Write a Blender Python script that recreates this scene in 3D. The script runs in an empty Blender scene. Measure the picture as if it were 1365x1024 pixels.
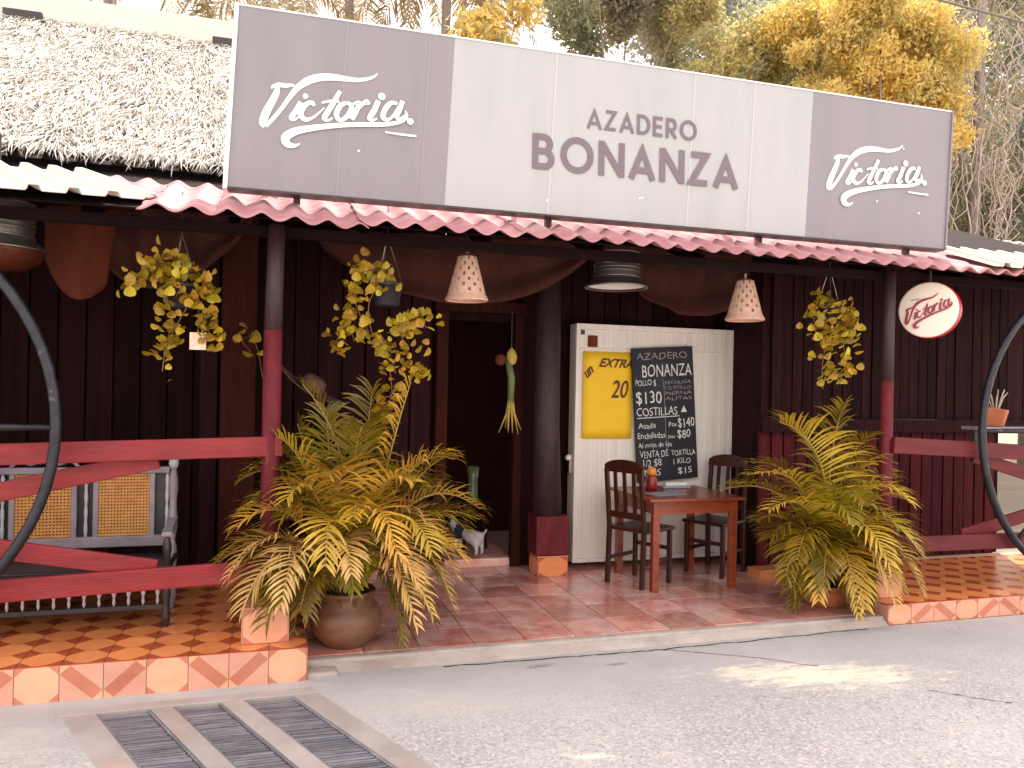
import bpy, bmesh, math, random
import numpy as np
from mathutils import Vector, Matrix
R=math.radians
random.seed(7); np.random.seed(7)
scene=bpy.context.scene; C=scene.collection

# ---------------------------------------------------------------- camera, light, exposure
cam=bpy.data.cameras.new('camera'); co=bpy.data.objects.new('camera',cam); C.objects.link(co)
scene.camera=co
cam.sensor_width=36; cam.lens=36*1050/1365; cam.clip_end=600; cam.clip_start=.05
cam.shift_y=(520-512)/1365
TH=R(16.7)
M_=Matrix(((math.cos(TH),0,-math.sin(TH)),(-math.sin(TH),0,-math.cos(TH)),(0,1,0)))   # columns: right, up, back
co.matrix_world=Matrix.Translation((0,0,1.6))@M_.to_4x4()@Matrix.Rotation(R(1.1),4,'Z')

SUN_EL,SUN_AZ=55,35          # azimuth measured from +Y towards +X (sun stands behind the building)
w=bpy.data.worlds.new('World'); scene.world=w; w.use_nodes=True
nt=w.node_tree; bg=nt.nodes['Background']
sky=nt.nodes.new('ShaderNodeTexSky'); sky.sky_type='NISHITA'; sky.sun_disc=False
sky.sun_elevation=R(SUN_EL); sky.sun_rotation=R(SUN_AZ); sky.dust_density=4; sky.air_density=1.2; sky.ozone_density=.6
mx=nt.nodes.new('ShaderNodeMix'); mx.data_type='RGBA'; mx.inputs[0].default_value=.75
nt.links.new(sky.outputs[0],mx.inputs[6]); mx.inputs[7].default_value=(9.7,8.9,8.4,1)     # bright hazy cloud veil
nt.links.new(mx.outputs[2],bg.inputs[0]); bg.inputs[1].default_value=.14
sl=bpy.data.lights.new('sun','SUN'); sl.energy=4.0; sl.angle=R(.6); sl.color=(1,.93,.82)
so=bpy.data.objects.new('sun',sl); C.objects.link(so)
d=Vector((math.sin(R(SUN_AZ))*math.cos(R(SUN_EL)),math.cos(R(SUN_AZ))*math.cos(R(SUN_EL)),math.sin(R(SUN_EL))))
so.rotation_euler=d.to_track_quat('Z','Y').to_euler(); so.location=(0,0,20)
vs=scene.view_settings; scene.display_settings.display_device='sRGB'
vs.view_transform='Standard'; vs.look='None'; vs.gamma=1; vs.exposure=1.1; vs.use_curve_mapping=False
scene.render.engine='CYCLES'; scene.cycles.max_bounces=8; scene.cycles.transparent_max_bounces=8

# ---------------------------------------------------------------- materials
def mat(name,c1,c2=None,rough=.6,scale=8,stretch=(1,1,1),bump=.0,bscale=None,metal=0,rnd=.0,dirt=None,dscale=2,dw=(.5,.7),trans=0,coat=0,hue=0,spec=None,rrange=None,detail=5):
    m=bpy.data.materials.new(name); m.use_nodes=True; t=m.node_tree; n=t.nodes; L=t.links
    b=n['Principled BSDF']; b.inputs['Roughness'].default_value=rough; b.inputs['Metallic'].default_value=metal
    if spec is not None: b.inputs['Specular IOR Level'].default_value=spec
    if coat: b.inputs['Coat Weight'].default_value=coat; b.inputs['Coat Roughness'].default_value=.15
    tc=n.new('ShaderNodeTexCoord'); mp=n.new('ShaderNodeMapping'); L.new(tc.outputs['Object'],mp.inputs[0])
    mp.inputs['Scale'].default_value=stretch
    oi=n.new('ShaderNodeObjectInfo')
    ad=n.new('ShaderNodeVectorMath'); ad.operation='ADD'; L.new(mp.outputs[0],ad.inputs[0])
    sc=n.new('ShaderNodeVectorMath'); sc.operation='SCALE'; sc.inputs[0].default_value=(13,7,5); L.new(oi.outputs['Random'],sc.inputs['Scale']); L.new(sc.outputs[0],ad.inputs[1])
    vec=ad.outputs[0]
    nz=n.new('ShaderNodeTexNoise'); nz.inputs['Scale'].default_value=scale; nz.inputs['Detail'].default_value=detail; nz.inputs['Roughness'].default_value=.62; L.new(vec,nz.inputs[0])
    rp=n.new('ShaderNodeValToRGB'); rp.color_ramp.elements[0].position=.32; rp.color_ramp.elements[1].position=.68
    rp.color_ramp.elements[0].color=(*c1,1); rp.color_ramp.elements[1].color=(*(c2 or c1),1); L.new(nz.outputs[0],rp.inputs[0])
    col=rp.outputs[0]
    if dirt:
        dz=n.new('ShaderNodeTexNoise'); dz.inputs['Scale'].default_value=dscale; dz.inputs['Detail'].default_value=7; dz.inputs['Roughness'].default_value=.7; L.new(vec,dz.inputs[0])
        dr=n.new('ShaderNodeValToRGB'); dr.color_ramp.elements[0].position=dw[0]; dr.color_ramp.elements[1].position=dw[1]; L.new(dz.outputs[0],dr.inputs[0])
        mm=n.new('ShaderNodeMix'); mm.data_type='RGBA'; L.new(dr.outputs[0],mm.inputs[0]); L.new(col,mm.inputs[6]); mm.inputs[7].default_value=(*dirt,1); col=mm.outputs[2]
    if rnd or hue:
        hs=n.new('ShaderNodeHueSaturation'); L.new(col,hs.inputs['Color'])
        mr=n.new('ShaderNodeMapRange'); mr.inputs[3].default_value=1-rnd; mr.inputs[4].default_value=1+rnd; L.new(oi.outputs['Random'],mr.inputs[0]); L.new(mr.outputs[0],hs.inputs['Value'])
        if hue:
            m2=n.new('ShaderNodeMapRange'); m2.inputs[3].default_value=.5-hue; m2.inputs[4].default_value=.5+hue
            fr=n.new('ShaderNodeMath'); fr.operation='FRACT'; mu=n.new('ShaderNodeMath'); mu.operation='MULTIPLY'; mu.inputs[1].default_value=7.13
            L.new(oi.outputs['Random'],mu.inputs[0]); L.new(mu.outputs[0],fr.inputs[0]); L.new(fr.outputs[0],m2.inputs[0]); L.new(m2.outputs[0],hs.inputs['Hue'])
        col=hs.outputs[0]
    L.new(col,b.inputs['Base Color'])
    if rrange:
        r2=n.new('ShaderNodeMapRange'); r2.inputs[3].default_value=rrange[0]; r2.inputs[4].default_value=rrange[1]; r2.inputs[1].default_value=.3; r2.inputs[2].default_value=.7
        L.new(nz.outputs[0],r2.inputs[0]); L.new(r2.outputs[0],b.inputs['Roughness'])
    if bump:
        bz=n.new('ShaderNodeTexNoise'); bz.inputs['Scale'].default_value=bscale or scale*4; bz.inputs['Detail'].default_value=6; L.new(vec,bz.inputs[0])
        bp=n.new('ShaderNodeBump'); bp.inputs['Strength'].default_value=bump; bp.inputs['Distance'].default_value=.01; L.new(bz.outputs[0],bp.inputs['Height']); L.new(bp.outputs[0],b.inputs['Normal'])
    if trans:
        tr=n.new('ShaderNodeBsdfTranslucent'); ms=n.new('ShaderNodeMixShader'); ms.inputs[0].default_value=trans
        L.new(col,tr.inputs[0]); L.new(b.outputs[0],ms.inputs[1]); L.new(tr.outputs[0],ms.inputs[2]); L.new(ms.outputs[0],n['Material Output'].inputs[0])
    return m
MT={}
def D(k,*a,**kw): MT[k]=mat(k,*a,**kw)
D('red_wood',(.18,.013,.017),(.28,.027,.029),rough=.5,spec=.3,scale=3,stretch=(1,6,6),bump=.35,bscale=20,rnd=.12,dirt=(.16,.035,.045),dscale=5,dw=(.52,.72))
D('shaded_wood',(.007,.0022,.0025),(.012,.003,.0035),rough=.9,scale=5,spec=.15)  # near-black base puts the deep shade under the roof into the colour
D('post_red',(.09,.009,.014),(.15,.018,.024),rough=.6,spec=.2,scale=4,stretch=(3,3,1),bump=.4,dirt=(.35,.10,.09),dscale=4,dw=(.62,.74))
D('rail_maroon',(.09,.009,.013),(.15,.017,.021),rough=.5,spec=.25,scale=3,stretch=(1,6,6),bump=.35,rnd=.1)
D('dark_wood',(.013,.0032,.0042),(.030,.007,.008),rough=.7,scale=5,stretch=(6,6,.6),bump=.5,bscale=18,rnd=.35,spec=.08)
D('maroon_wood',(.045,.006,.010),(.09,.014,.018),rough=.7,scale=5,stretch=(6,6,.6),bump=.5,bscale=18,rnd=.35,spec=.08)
D('brown_wood',(.026,.0055,.0045),(.044,.010,.0065),rough=.75,spec=.08,scale=5,stretch=(6,6,.6),bump=.4,bscale=18,rnd=.2)
D('post_wood',(.020,.008,.009),(.046,.020,.020),rough=.6,scale=7,stretch=(4,4,.8),bump=.6,bscale=22)
D('chair_wood',(.030,.007,.005),(.055,.013,.008),rough=.32,scale=6,stretch=(5,5,1),bump=.12)
D('table_wood',(.19,.033,.012),(.28,.055,.018),rough=.25,scale=5,stretch=(1,6,6),bump=.12)
D('roof_red',(.36,.15,.165),(.48,.25,.26),rough=.75,spec=.15,scale=3,bump=.2,rnd=.1,dirt=(.56,.36,.36),dscale=4,dw=(.5,.8))
D('roof_cream',(.50,.46,.39),(.60,.56,.48),rough=.5,scale=3,bump=.1,dirt=(.45,.36,.27),dscale=3,dw=(.55,.85))
D('dark_metal',(.03,.022,.022),(.05,.035,.035),rough=.5,scale=6)
D('iron',(.010,.010,.014),(.028,.027,.034),rough=.4,metal=.3,scale=10,bump=.4,dirt=(.22,.20,.20),dscale=9,dw=(.62,.72))
D('sign_grey',(.205,.188,.203),(.235,.213,.228),rough=.42,scale=2,stretch=(2.5,1,.5),dirt=(.25,.215,.24),dscale=1.5,dw=(.4,.8))
D('sign_light',(.345,.345,.352),(.385,.385,.388),rough=.42,scale=2,stretch=(2.5,1,.5),dirt=(.41,.40,.39),dscale=1.3,dw=(.4,.8))
D('sign_frame',(.78,.76,.74),rough=.4)
D('seam_grey',(.25,.22,.25),rough=.4); D('seam_light',(.46,.44,.44),rough=.4)
D('letter_white',(.84,.82,.77),rough=.45); D('letter_mauve',(.15,.115,.132),rough=.45)
D('letter_red',(.30,.03,.04),rough=.45); D('chalk',(.60,.58,.58),(.75,.74,.73),rough=.9,scale=60); D('chalk_faint',(.26,.21,.23),(.36,.30,.32),rough=.9,scale=60); D('marker',(.10,.02,.012),rough=.6)
D('thatch',(.50,.46,.41),(.74,.69,.62),rough=.9,scale=3,detail=3)
D('thatch_under',(.05,.03,.035),(.12,.08,.075),rough=1,scale=30)
D('concrete',(.38,.31,.28),(.48,.41,.37),rough=.85,scale=5,bump=.5,bscale=60,dirt=(.27,.22,.21),dscale=2.2,dw=(.5,.75))
D('rust_frame',(.32,.27,.255),(.42,.37,.35),rough=.7,scale=4,bump=.4,dirt=(.42,.19,.11),dscale=1.3,dw=(.52,.8),rnd=.1)
D('grate_iron',(.15,.15,.175),(.28,.27,.30),rough=.5,metal=.2,scale=8,bump=.3,rnd=.25,dirt=(.13,.08,.07),dscale=6,dw=(.55,.85))
D('pit',(.02,.016,.016),rough=1)
D('patio_tile',(.46,.135,.11),(.70,.33,.27),rough=.25,scale=3.2,bump=.06,rnd=.22,dirt=(.76,.54,.48),dscale=2.6,dw=(.46,.7),rrange=(.10,.32),hue=.008,coat=.3)
D('grout',(.30,.16,.13),(.4,.24,.2),rough=.9,scale=20)
D('tile_light',(.74,.33,.19),(.82,.42,.26),rough=.3,scale=5,rnd=.08,bump=.05)
D('tile_dark',(.47,.15,.09),(.56,.21,.13),rough=.3,scale=5,rnd=.1,bump=.05)
D('tile_orange',(.72,.22,.07),(.84,.31,.11),rough=.24,scale=5,rnd=.1,bump=.05)
D('tile_rust',(.36,.07,.025),(.46,.10,.035),rough=.24,scale=5,rnd=.1,bump=.05)
D('tile_grout',(.60,.30,.20),rough=.9)
D('white_panel',(.76,.69,.62),(.83,.77,.70),rough=.5,scale=2,stretch=(8,8,.5),rnd=.03,dirt=(.48,.40,.33),dscale=3,dw=(.55,.85))
D('white_enamel',(.76,.74,.70),rough=.35)
D('yellow_card',(.86,.50,.012),(.90,.58,.02),rough=.7,scale=3,stretch=(1,1,4))
D('slate',(.006,.006,.010),(.013,.013,.020),rough=.7,scale=5,dirt=(.022,.026,.038),dscale=3,dw=(.45,.7))
D('clay',(.13,.05,.022),(.22,.10,.045),rough=.42,scale=3,stretch=(1,1,3),bump=.25,dirt=(.27,.16,.09),dscale=2.5,dw=(.5,.8))
D('terracotta',(.36,.10,.035),(.46,.15,.06),rough=.6,scale=5,bump=.2)
D('palm_gold',(.40,.245,.010),(.72,.48,.07),rough=.33,scale=2.5,rnd=.22,trans=.25,hue=.02,bump=.1)
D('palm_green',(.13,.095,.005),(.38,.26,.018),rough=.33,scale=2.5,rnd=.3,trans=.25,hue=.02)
D('palm_dry',(.50,.28,.07),(.74,.48,.18),rough=.55,scale=2.5,rnd=.15,trans=.2)
D('palm_stem',(.26,.16,.03),(.36,.22,.05),rough=.5,scale=6)
D('vine_leaf',(.34,.22,.015),(.55,.38,.035),rough=.35,scale=4,rnd=.35,hue=.025,trans=.2)
D('vine_stem',(.14,.08,.03),rough=.7)
D('soil',(.04,.022,.015),rough=1)
D('pot_grey',(.018,.014,.019),(.03,.026,.032),rough=.6,scale=6)
D('wicker',(.70,.42,.30),(.85,.58,.45),rough=.7,scale=30,bump=.3,rnd=.1)
D('lamp_metal',(.22,.19,.18),(.32,.28,.26),rough=.3,metal=.8,scale=12)
D('amber_glass',(.12,.030,.015),(.16,.04,.02),rough=.15,trans=.4)
D('cloth_brown',(.048,.011,.008),(.09,.021,.012),rough=.9,scale=4,stretch=(1,1,.3),bump=.3,trans=.15,rnd=.12)
D('cloth_rust',(.13,.027,.009),(.20,.042,.013),rough=.9,scale=5,stretch=(3,1,.5),bump=.3,trans=.25)
D('cane',(.50,.20,.045),(.62,.30,.08),rough=.6,scale=20)
D('bench_wood',(.20,.165,.19),(.32,.27,.30),rough=.35,scale=6,bump=.15,rnd=.06)
D('bench_dark',(.018,.014,.018),(.035,.025,.03),rough=.4)
D('bead',(.45,.42,.45),rough=.3)
D('straw_hat',(.10,.045,.035),(.17,.08,.06),rough=.8,scale=40,bump=.3)
D('dog_white',(.50,.45,.44),(.66,.60,.58),rough=.9,scale=20,bump=.4)
D('dog_black',(.03,.022,.025),(.05,.04,.04),rough=.9,scale=20,bump=.4)
D('red_glaze',(.25,.02,.015),rough=.2); D('paper_blue',(.25,.28,.36),(.32,.34,.42),rough=.6)
D('orange_fruit',(.75,.28,.05),rough=.4)
D('husk_yellow',(.42,.30,.05),(.55,.40,.09),rough=.7,scale=8); D('husk_green',(.10,.15,.05),(.16,.2,.07),rough=.6,scale=8)
D('glass_green',(.10,.14,.06),(.16,.2,.1),rough=.12)
D('button_white',(.86,.74,.62),(.88,.78,.66),rough=.3,scale=2); D('button_red',(.50,.015,.035),rough=.22)
D('bark',(.17,.13,.11),(.34,.28,.24),rough=.9,scale=6,stretch=(3,3,.6),bump=.8)
D('vine_dry',(.36,.28,.22),(.60,.50,.42),rough=.9,scale=6,rnd=.1)
D('leaf_green',(.27,.29,.18),(.42,.42,.26),rough=.5,scale=1.5,trans=.5,rnd=.1)  # tree leaf colours lightened to stand in for distant haze
D('leaf_olive',(.36,.33,.16),(.55,.48,.25),rough=.5,scale=1.5,trans=.5,rnd=.1)
D('leaf_orange',(.80,.56,.14),(.92,.74,.28),rough=.5,scale=1.2,trans=.5,rnd=.1)
D('leaf_yellow',(.50,.42,.14),(.74,.62,.26),rough=.5,scale=1.5,trans=.5)
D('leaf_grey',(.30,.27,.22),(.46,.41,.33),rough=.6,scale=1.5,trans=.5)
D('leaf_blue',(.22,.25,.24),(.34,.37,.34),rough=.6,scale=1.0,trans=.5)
D('coco_leaf',(.28,.22,.13),(.46,.38,.24),rough=.6,scale=1.0,trans=.5,rnd=.1)
D('cable',(.16,.13,.12),rough=.6)
D('far_earth',(.22,.17,.12),(.3,.24,.17),rough=1,scale=1)
D('roof_sheet_white',(.66,.62,.58),(.74,.70,.66),rough=.6,scale=4)

# road: worn grey asphalt with light aggregate, painted pale sun patch and dark stains
def road_material():
    m=bpy.data.materials.new('road'); m.use_nodes=True; t=m.node_tree; n=t.nodes; L=t.links; b=n['Principled BSDF']
    tc=n.new('ShaderNodeTexCoord'); P=tc.outputs['Object']
    def noise(s,dt=6,r=.6,v=None):
        z=n.new('ShaderNodeTexNoise'); z.inputs['Scale'].default_value=s; z.inputs['Detail'].default_value=dt; z.inputs['Roughness'].default_value=r; L.new(v or P,z.inputs[0]); return z.outputs[0]
    def ramp(x,a,b_,c0=(0,0,0,1),c1=(1,1,1,1)):
        r=n.new('ShaderNodeValToRGB'); r.color_ramp.elements[0].position=a; r.color_ramp.elements[1].position=b_; r.color_ramp.elements[0].color=c0; r.color_ramp.elements[1].color=c1; L.new(x,r.inputs[0]); return r.outputs[0]
    def mixc(f,a,c):
        x=n.new('ShaderNodeMix'); x.data_type='RGBA'; L.new(f,x.inputs[0])
        L.new(a,x.inputs[6]) 
        if isinstance(c,tuple): x.inputs[7].default_value=(*c,1)
        else: L.new(c,x.inputs[7])
        return x.outputs[2]
    def math_(op,a,b_):
        x=n.new('ShaderNodeMath'); x.operation=op
        for i,v in enumerate((a,b_)):
            if isinstance(v,(int,float)): x.inputs[i].default_value=v
            else: L.new(v,x.inputs[i])
        return x.outputs[0]
    base=ramp(noise(1.1,8,.65),.35,.68,(.38,.355,.355,1),(.49,.46,.455,1))
    # concrete apron near the patio is smoother: aggregate only shows away from it
    sp=n.new('ShaderNodeSeparateXYZ'); L.new(P,sp.inputs[0])
    ag=n.new('ShaderNodeMapRange'); ag.inputs[1].default_value=4.15; ag.inputs[2].default_value=3.55; L.new(sp.outputs[1],ag.inputs[0])
    vo=n.new('ShaderNodeTexVoronoi'); vo.inputs['Scale'].default_value=85; L.new(P,vo.inputs[0])
    rv=n.new('ShaderNodeSeparateColor'); L.new(vo.outputs['Color'],rv.inputs[0])
    light=math_('MULTIPLY',ramp(rv.outputs[0],.68,.8),ag.outputs[0]); light=math_('MULTIPLY',light,.65)
    dark=math_('MULTIPLY',ramp(rv.outputs[1],.78,.88),ag.outputs[0]); dark=math_('MULTIPLY',dark,.35)
    col=mixc(light,base,(.62,.56,.50)); col=mixc(dark,col,(.12,.11,.125))
    # dappled sun patch painted into the road colour (ellipse with ragged broken edge, centre 3.02,3.78)
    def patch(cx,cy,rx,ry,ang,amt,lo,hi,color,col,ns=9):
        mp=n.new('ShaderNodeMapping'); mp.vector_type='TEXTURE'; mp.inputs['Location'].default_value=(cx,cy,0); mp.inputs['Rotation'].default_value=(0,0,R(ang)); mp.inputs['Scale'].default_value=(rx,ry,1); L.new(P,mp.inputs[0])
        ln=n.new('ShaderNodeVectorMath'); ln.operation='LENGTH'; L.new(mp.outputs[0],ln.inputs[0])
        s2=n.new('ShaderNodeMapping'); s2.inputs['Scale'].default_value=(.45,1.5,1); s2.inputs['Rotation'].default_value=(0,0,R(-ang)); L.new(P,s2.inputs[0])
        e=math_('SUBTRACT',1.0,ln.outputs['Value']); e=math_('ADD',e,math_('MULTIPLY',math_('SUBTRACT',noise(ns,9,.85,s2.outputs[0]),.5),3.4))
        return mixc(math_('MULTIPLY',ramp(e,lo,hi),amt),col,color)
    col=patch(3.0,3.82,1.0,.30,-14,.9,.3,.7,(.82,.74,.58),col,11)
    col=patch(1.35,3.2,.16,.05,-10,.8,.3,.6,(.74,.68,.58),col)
    col=patch(.9,3.9,1.6,.35,-8,.35,.2,.9,(.55,.5,.46),col)
    col=patch(1.5,4.33,.16,.05,0,.55,.2,.7,(.10,.08,.09),col)
    col=patch(1.95,4.25,.10,.03,0,.5,.2,.7,(.10,.08,.09),col)
    col=patch(-1.3,3.7,.7,.7,0,.45,.2,.8,(.6,.53,.48),col,5)
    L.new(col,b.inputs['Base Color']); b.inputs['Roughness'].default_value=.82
    h=math_('ADD',math_('MULTIPLY',noise(120,4),.5),math_('MULTIPLY',vo.outputs['Distance'],.5))
    bp=n.new('ShaderNodeBump'); bp.inputs['Strength'].default_value=.5; bp.inputs['Distance'].default_value=.006; L.new(h,bp.inputs['Height']); L.new(bp.outputs[0],b.inputs['Normal'])
    return m
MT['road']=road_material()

# ---------------------------------------------------------------- mesh helpers
class MB:
    def __init__(s): s.v=[]; s.f=[]; s.m=[]
    def face(s,pts,mi=0):
        i=len(s.v); s.v+= [tuple(p) for p in pts]; s.f.append(tuple(range(i,i+len(pts)))); s.m.append(mi); return s
    def hexa(s,p,mi=0):      # 8 corners: bottom 0-3, top 4-7
        i=len(s.v); s.v+=[tuple(q) for q in p]
        for f in ((0,3,2,1),(4,5,6,7),(0,1,5,4),(1,2,6,5),(2,3,7,6),(3,0,4,7)): s.f.append(tuple(i+k for k in f)); s.m.append(mi)
        return s
    def box(s,x0,x1,y0,y1,z0,z1,mi=0): s.hexa([(x0,y0,z0),(x1,y0,z0),(x1,y1,z0),(x0,y1,z0),(x0,y0,z1),(x1,y0,z1),(x1,y1,z1),(x0,y1,z1)],mi); return s
    def beam(s,a,b,w,t,up=(0,0,1),mi=0,w2=None,t2=None):   # bar a->b, w along side, t along up
        a=Vector(a);b=Vector(b);d=(b-a).normalized();sd=d.cross(Vector(up)).normalized();u=sd.cross(d)
        w2=w2 or w;t2=t2 or t
        q=[a+sd*i*w/2+u*j*t/2 for i,j in((-1,-1),(1,-1),(1,1),(-1,1))]+[b+sd*i*w2/2+u*j*t2/2 for i,j in((-1,-1),(1,-1),(1,1),(-1,1))]
        s.hexa(q,mi); return s
    def tube(s,pts,rad,n=8,mi=0,closed=False,cap=True):
        pts=[Vector(p) for p in pts]; N=len(pts); rad=rad if hasattr(rad,'__len__') else [rad]*N
        base=len(s.v); prev=None
        for i,p in enumerate(pts):
            if closed: d=pts[(i+1)%N]-pts[i-1]
            else: d=pts[min(i+1,N-1)]-pts[max(i-1,0)]
            d.normalize()
            if prev is None: a=d.cross(Vector((0,0,1))); a=a if a.length>.05 else d.cross(Vector((0,1,0)))
            else: a=prev-d*prev.dot(d)
            a.normalize(); prev=a; b=d.cross(a)
            for k in range(n):
                t=2*math.pi*k/n; s.v.append(tuple(p+(a*math.cos(t)+b*math.sin(t))*rad[i]))
        for i in range(N if closed else N-1):
            j=(i+1)%N
            for k in range(n):
                k2=(k+1)%n; s.f.append((base+i*n+k,base+i*n+k2,base+j*n+k2,base+j*n+k)); s.m.append(mi)
        if cap and not closed:
            s.f.append(tuple(base+k for k in range(n))[::-1]); s.m.append(mi); s.f.append(tuple(base+(N-1)*n+k for k in range(n))); s.m.append(mi)
        return s
    def lathe(s,prof,n=24,c=(0,0,0),mi=0):
        base=len(s.v)
        for r,z in prof:
            for k in range(n):
                t=2*math.pi*k/n; s.v.append((c[0]+r*math.cos(t),c[1]+r*math.sin(t),c[2]+z))
        for i in range(len(prof)-1):
            for k in range(n):
                k2=(k+1)%n; s.f.append((base+i*n+k,base+i*n+k2,base+(i+1)*n+k2,base+(i+1)*n+k)); s.m.append(mi)
        return s
    def grid(s,fn,nu,nv,mi=0):
        base=len(s.v)
        for i in range(nu+1):
            for j in range(nv+1): s.v.append(tuple(fn(i/nu,j/nv)))
        for i in range(nu):
            for j in range(nv):
                a=base+i*(nv+1)+j; s.f.append((a,a+nv+1,a+nv+2,a+1)); s.m.append(mi)
        return s
    def mesh(s,name,mats,smooth=False):
        me=bpy.data.meshes.new(name); me.from_pydata(s.v,[],s.f)
        for k in ([mats] if isinstance(mats,str) else mats): me.materials.append(MT[k])
        me.polygons.foreach_set('material_index',s.m)
        if smooth: me.polygons.foreach_set('use_smooth',[True]*len(s.f))
        me.update(); return me
    def build(s,name,mats,parent=None,smooth=False,bevel=0,solid=0,loc=None,rot=None,kind=None,label=None):
        o=bpy.data.objects.new(name,s.mesh(name,mats,smooth)); C.objects.link(o)
        if parent: o.parent=parent
        if loc: o.location=loc
        if rot: o.rotation_euler=rot
        if solid: md=o.modifiers.new('solid','SOLIDIFY'); md.thickness=solid; md.offset=0
        if bevel: md=o.modifiers.new('bevel','BEVEL'); md.width=bevel; md.segments=2; md.limit_method='ANGLE'
        if kind: o['kind']=kind
        if label: o['label']=label
        return o
def tag(o,label=None,cat=None,group=None,kind=None):
    if label: o['label']=label
    if cat: o['category']=cat
    if group: o['group']=group
    if kind: o['kind']=kind
    return o
def thing(name,label,cat,loc=(0,0,0),group=None,rz=0):
    o=bpy.data.objects.new(name,None); C.objects.link(o); o.location=loc; o.rotation_euler=(0,0,rz); o.empty_display_size=.1
    return tag(o,label,cat,group)
def inst(o_or_me,name,parent,loc=(0,0,0),rot=(0,0,0),sc=(1,1,1)):
    me=o_or_me.data if hasattr(o_or_me,'data') else o_or_me
    o=bpy.data.objects.new(name,me); C.objects.link(o); o.parent=parent; o.location=loc; o.rotation_euler=rot; o.scale=sc; return o
def copy_tree(o,parent=None):
    c=o.copy(); C.objects.link(c); c.parent=parent
    for ch in list(o.children): copy_tree(ch,c)
    return c
def sheet(name,pts,m,kind='structure',parent=None):
    b=MB(); b.face(pts); return b.build(name,m,parent,kind=kind)

# ---------------------------------------------------------------- stroke lettering (flat print on its board; local x right, z up, lies just in front of y=0)
def smooth_pts(st,k=5):
    if len(st)<3: return [tuple(map(float,p)) for p in st]
    out=[]; P=[np.array(p,float) for p in st]
    for i in range(len(P)-1):
        a=P[max(i-1,0)];b=P[i];c=P[i+1];e=P[min(i+2,len(P)-1)]
        for j in range(k):
            t=j/k; out.append(tuple(.5*((2*b)+(-a+c)*t+(2*a-5*b+4*c-e)*t*t+(-a+3*b-3*c+e)*t**3)))
    out.append(tuple(P[-1])); return out
def ribbon(b,pts,y,mi=0,roundcap=False):
    n=len(pts); base=len(b.v)
    for i,(x,z,w) in enumerate(pts):
        def nrm(p,q):
            l=math.hypot(q[0]-p[0],q[1]-p[1]) or 1; return (-(q[1]-p[1])/l,(q[0]-p[0])/l)
        n1=nrm(pts[i-1],pts[i]) if i>0 else nrm(pts[0],pts[1]); n2=nrm(pts[i],pts[i+1]) if i<n-1 else n1
        nx,nz=n1[0]+n2[0],n1[1]+n2[1]; l=math.hypot(nx,nz) or 1; nx/=l; nz/=l
        k=min(2.4,1/max(.2,nx*n1[0]+nz*n1[1]))
        b.v.append((x+nx*w/2*k,y,z+nz*w/2*k)); b.v.append((x-nx*w/2*k,y,z-nz*w/2*k))
    for i in range(n-1):
        a=base+2*i; b.f.append((a,a+2,a+3,a+1)); b.m.append(mi)
    if roundcap:
        for (x,z,w),sg in ((pts[0],-1),(pts[-1],1)):
            b.face([(x+math.cos(2*math.pi*k/10)*w/2,y-.0001,z+math.sin(2*math.pi*k/10)*w/2) for k in range(10)],mi)
LOGO=[[[-373,73,8],[-359,86,17],[-327,98,23],[-291,98,21],[-251,106,13],[-245,95,7]],[[-336,86,20],[-345,44,31],[-368,-8,35],[-394,-62,38],[-411,-111,39],[-414,-138,34],[-402,-154,20]],[[-399,-151,20],[-361,-106,20],[-314,-41,20],[-267,34,23],[-223,95,30],[-163,144,38],[-98,171,38],[-33,182,35],[41,183,28],[115,184,22],[175,198,18],[217,217,12],[238,238,6]],[[-196,54,20],[-179,50,29],[-193,36,20]],[[-204,12,26],[-231,-43,27],[-256,-84,26],[-242,-96,14],[-217,-77,9],[-195,-50,7]],[[-129,-1,17],[-139,16,20],[-168,7,23],[-197,-31,27],[-202,-66,27],[-176,-87,22],[-137,-73,13],[-105,-43,9],[-70,-6,7]],[[20,105,21],[-15,36,26],[-51,-29,28],[-68,-65,26],[-50,-78,16],[-21,-60,9]],[[-85,23,10],[-37,38,15],[17,41,10]],[[58,40,19],[22,18,25],[1,-30,28],[13,-65,21],[45,-58,21],[77,-21,27],[88,23,24],[61,42,18]],[[88,33,9],[133,49,21],[116,-1,27],[90,-56,25]],[[110,-17,10],[141,29,16],[175,61,24],[187,44,23]],[[247,76,26],[221,11,29],[197,-34,26],[213,-47,15],[240,-32,9]],[[255,116,24],[266,103,41],[257,86,24]],[[360,71,17],[322,70,24],[287,27,27],[276,-19,26],[301,-34,18],[334,-9,14],[368,52,12]],[[393,91,23],[373,37,28],[358,-6,26],[377,-19,17],[405,0,12],[417,20,9]],[[410,34,8],[420,1,15],[393,-30,19],[324,-56,21],[240,-70,23],[135,-81,24],[31,-97,25],[-71,-118,28],[-172,-143,33],[-243,-169,39],[-286,-205,43],[-281,-238,38],[-253,-250,26],[-225,-245,14],[-205,-233,6]],[[431,-16,22],[442,-28,37],[436,-43,22]],[[290,-110,9],[379,-113,11],[480,-114,11]]]
def logo(name,sx,sz,material,parent,loc,rot=None,skip=(),wk=1.0,y0=0):
    b=MB()
    for i,st in enumerate(LOGO):
        if i in skip: continue
        if i in (3,12,16):       # round dots
            cx_,cz_,cw=st[1]; rr_=cw*.00055
            b.face([((cx_*.001+rr_*math.cos(k*.3927))*sx,y0-.0004*i,(cz_*.001+rr_*math.sin(k*.3927))*sz) for k in range(16)]); continue
        pts=[(x*.001*sx,z*.001*sz,w_*.001*(sx+sz)/2*wk) for x,z,w_ in smooth_pts(st)]
        ribbon(b,pts,y0-.0004*i)
    return b.build(name,material,parent,loc=loc,rot=rot)
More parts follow.
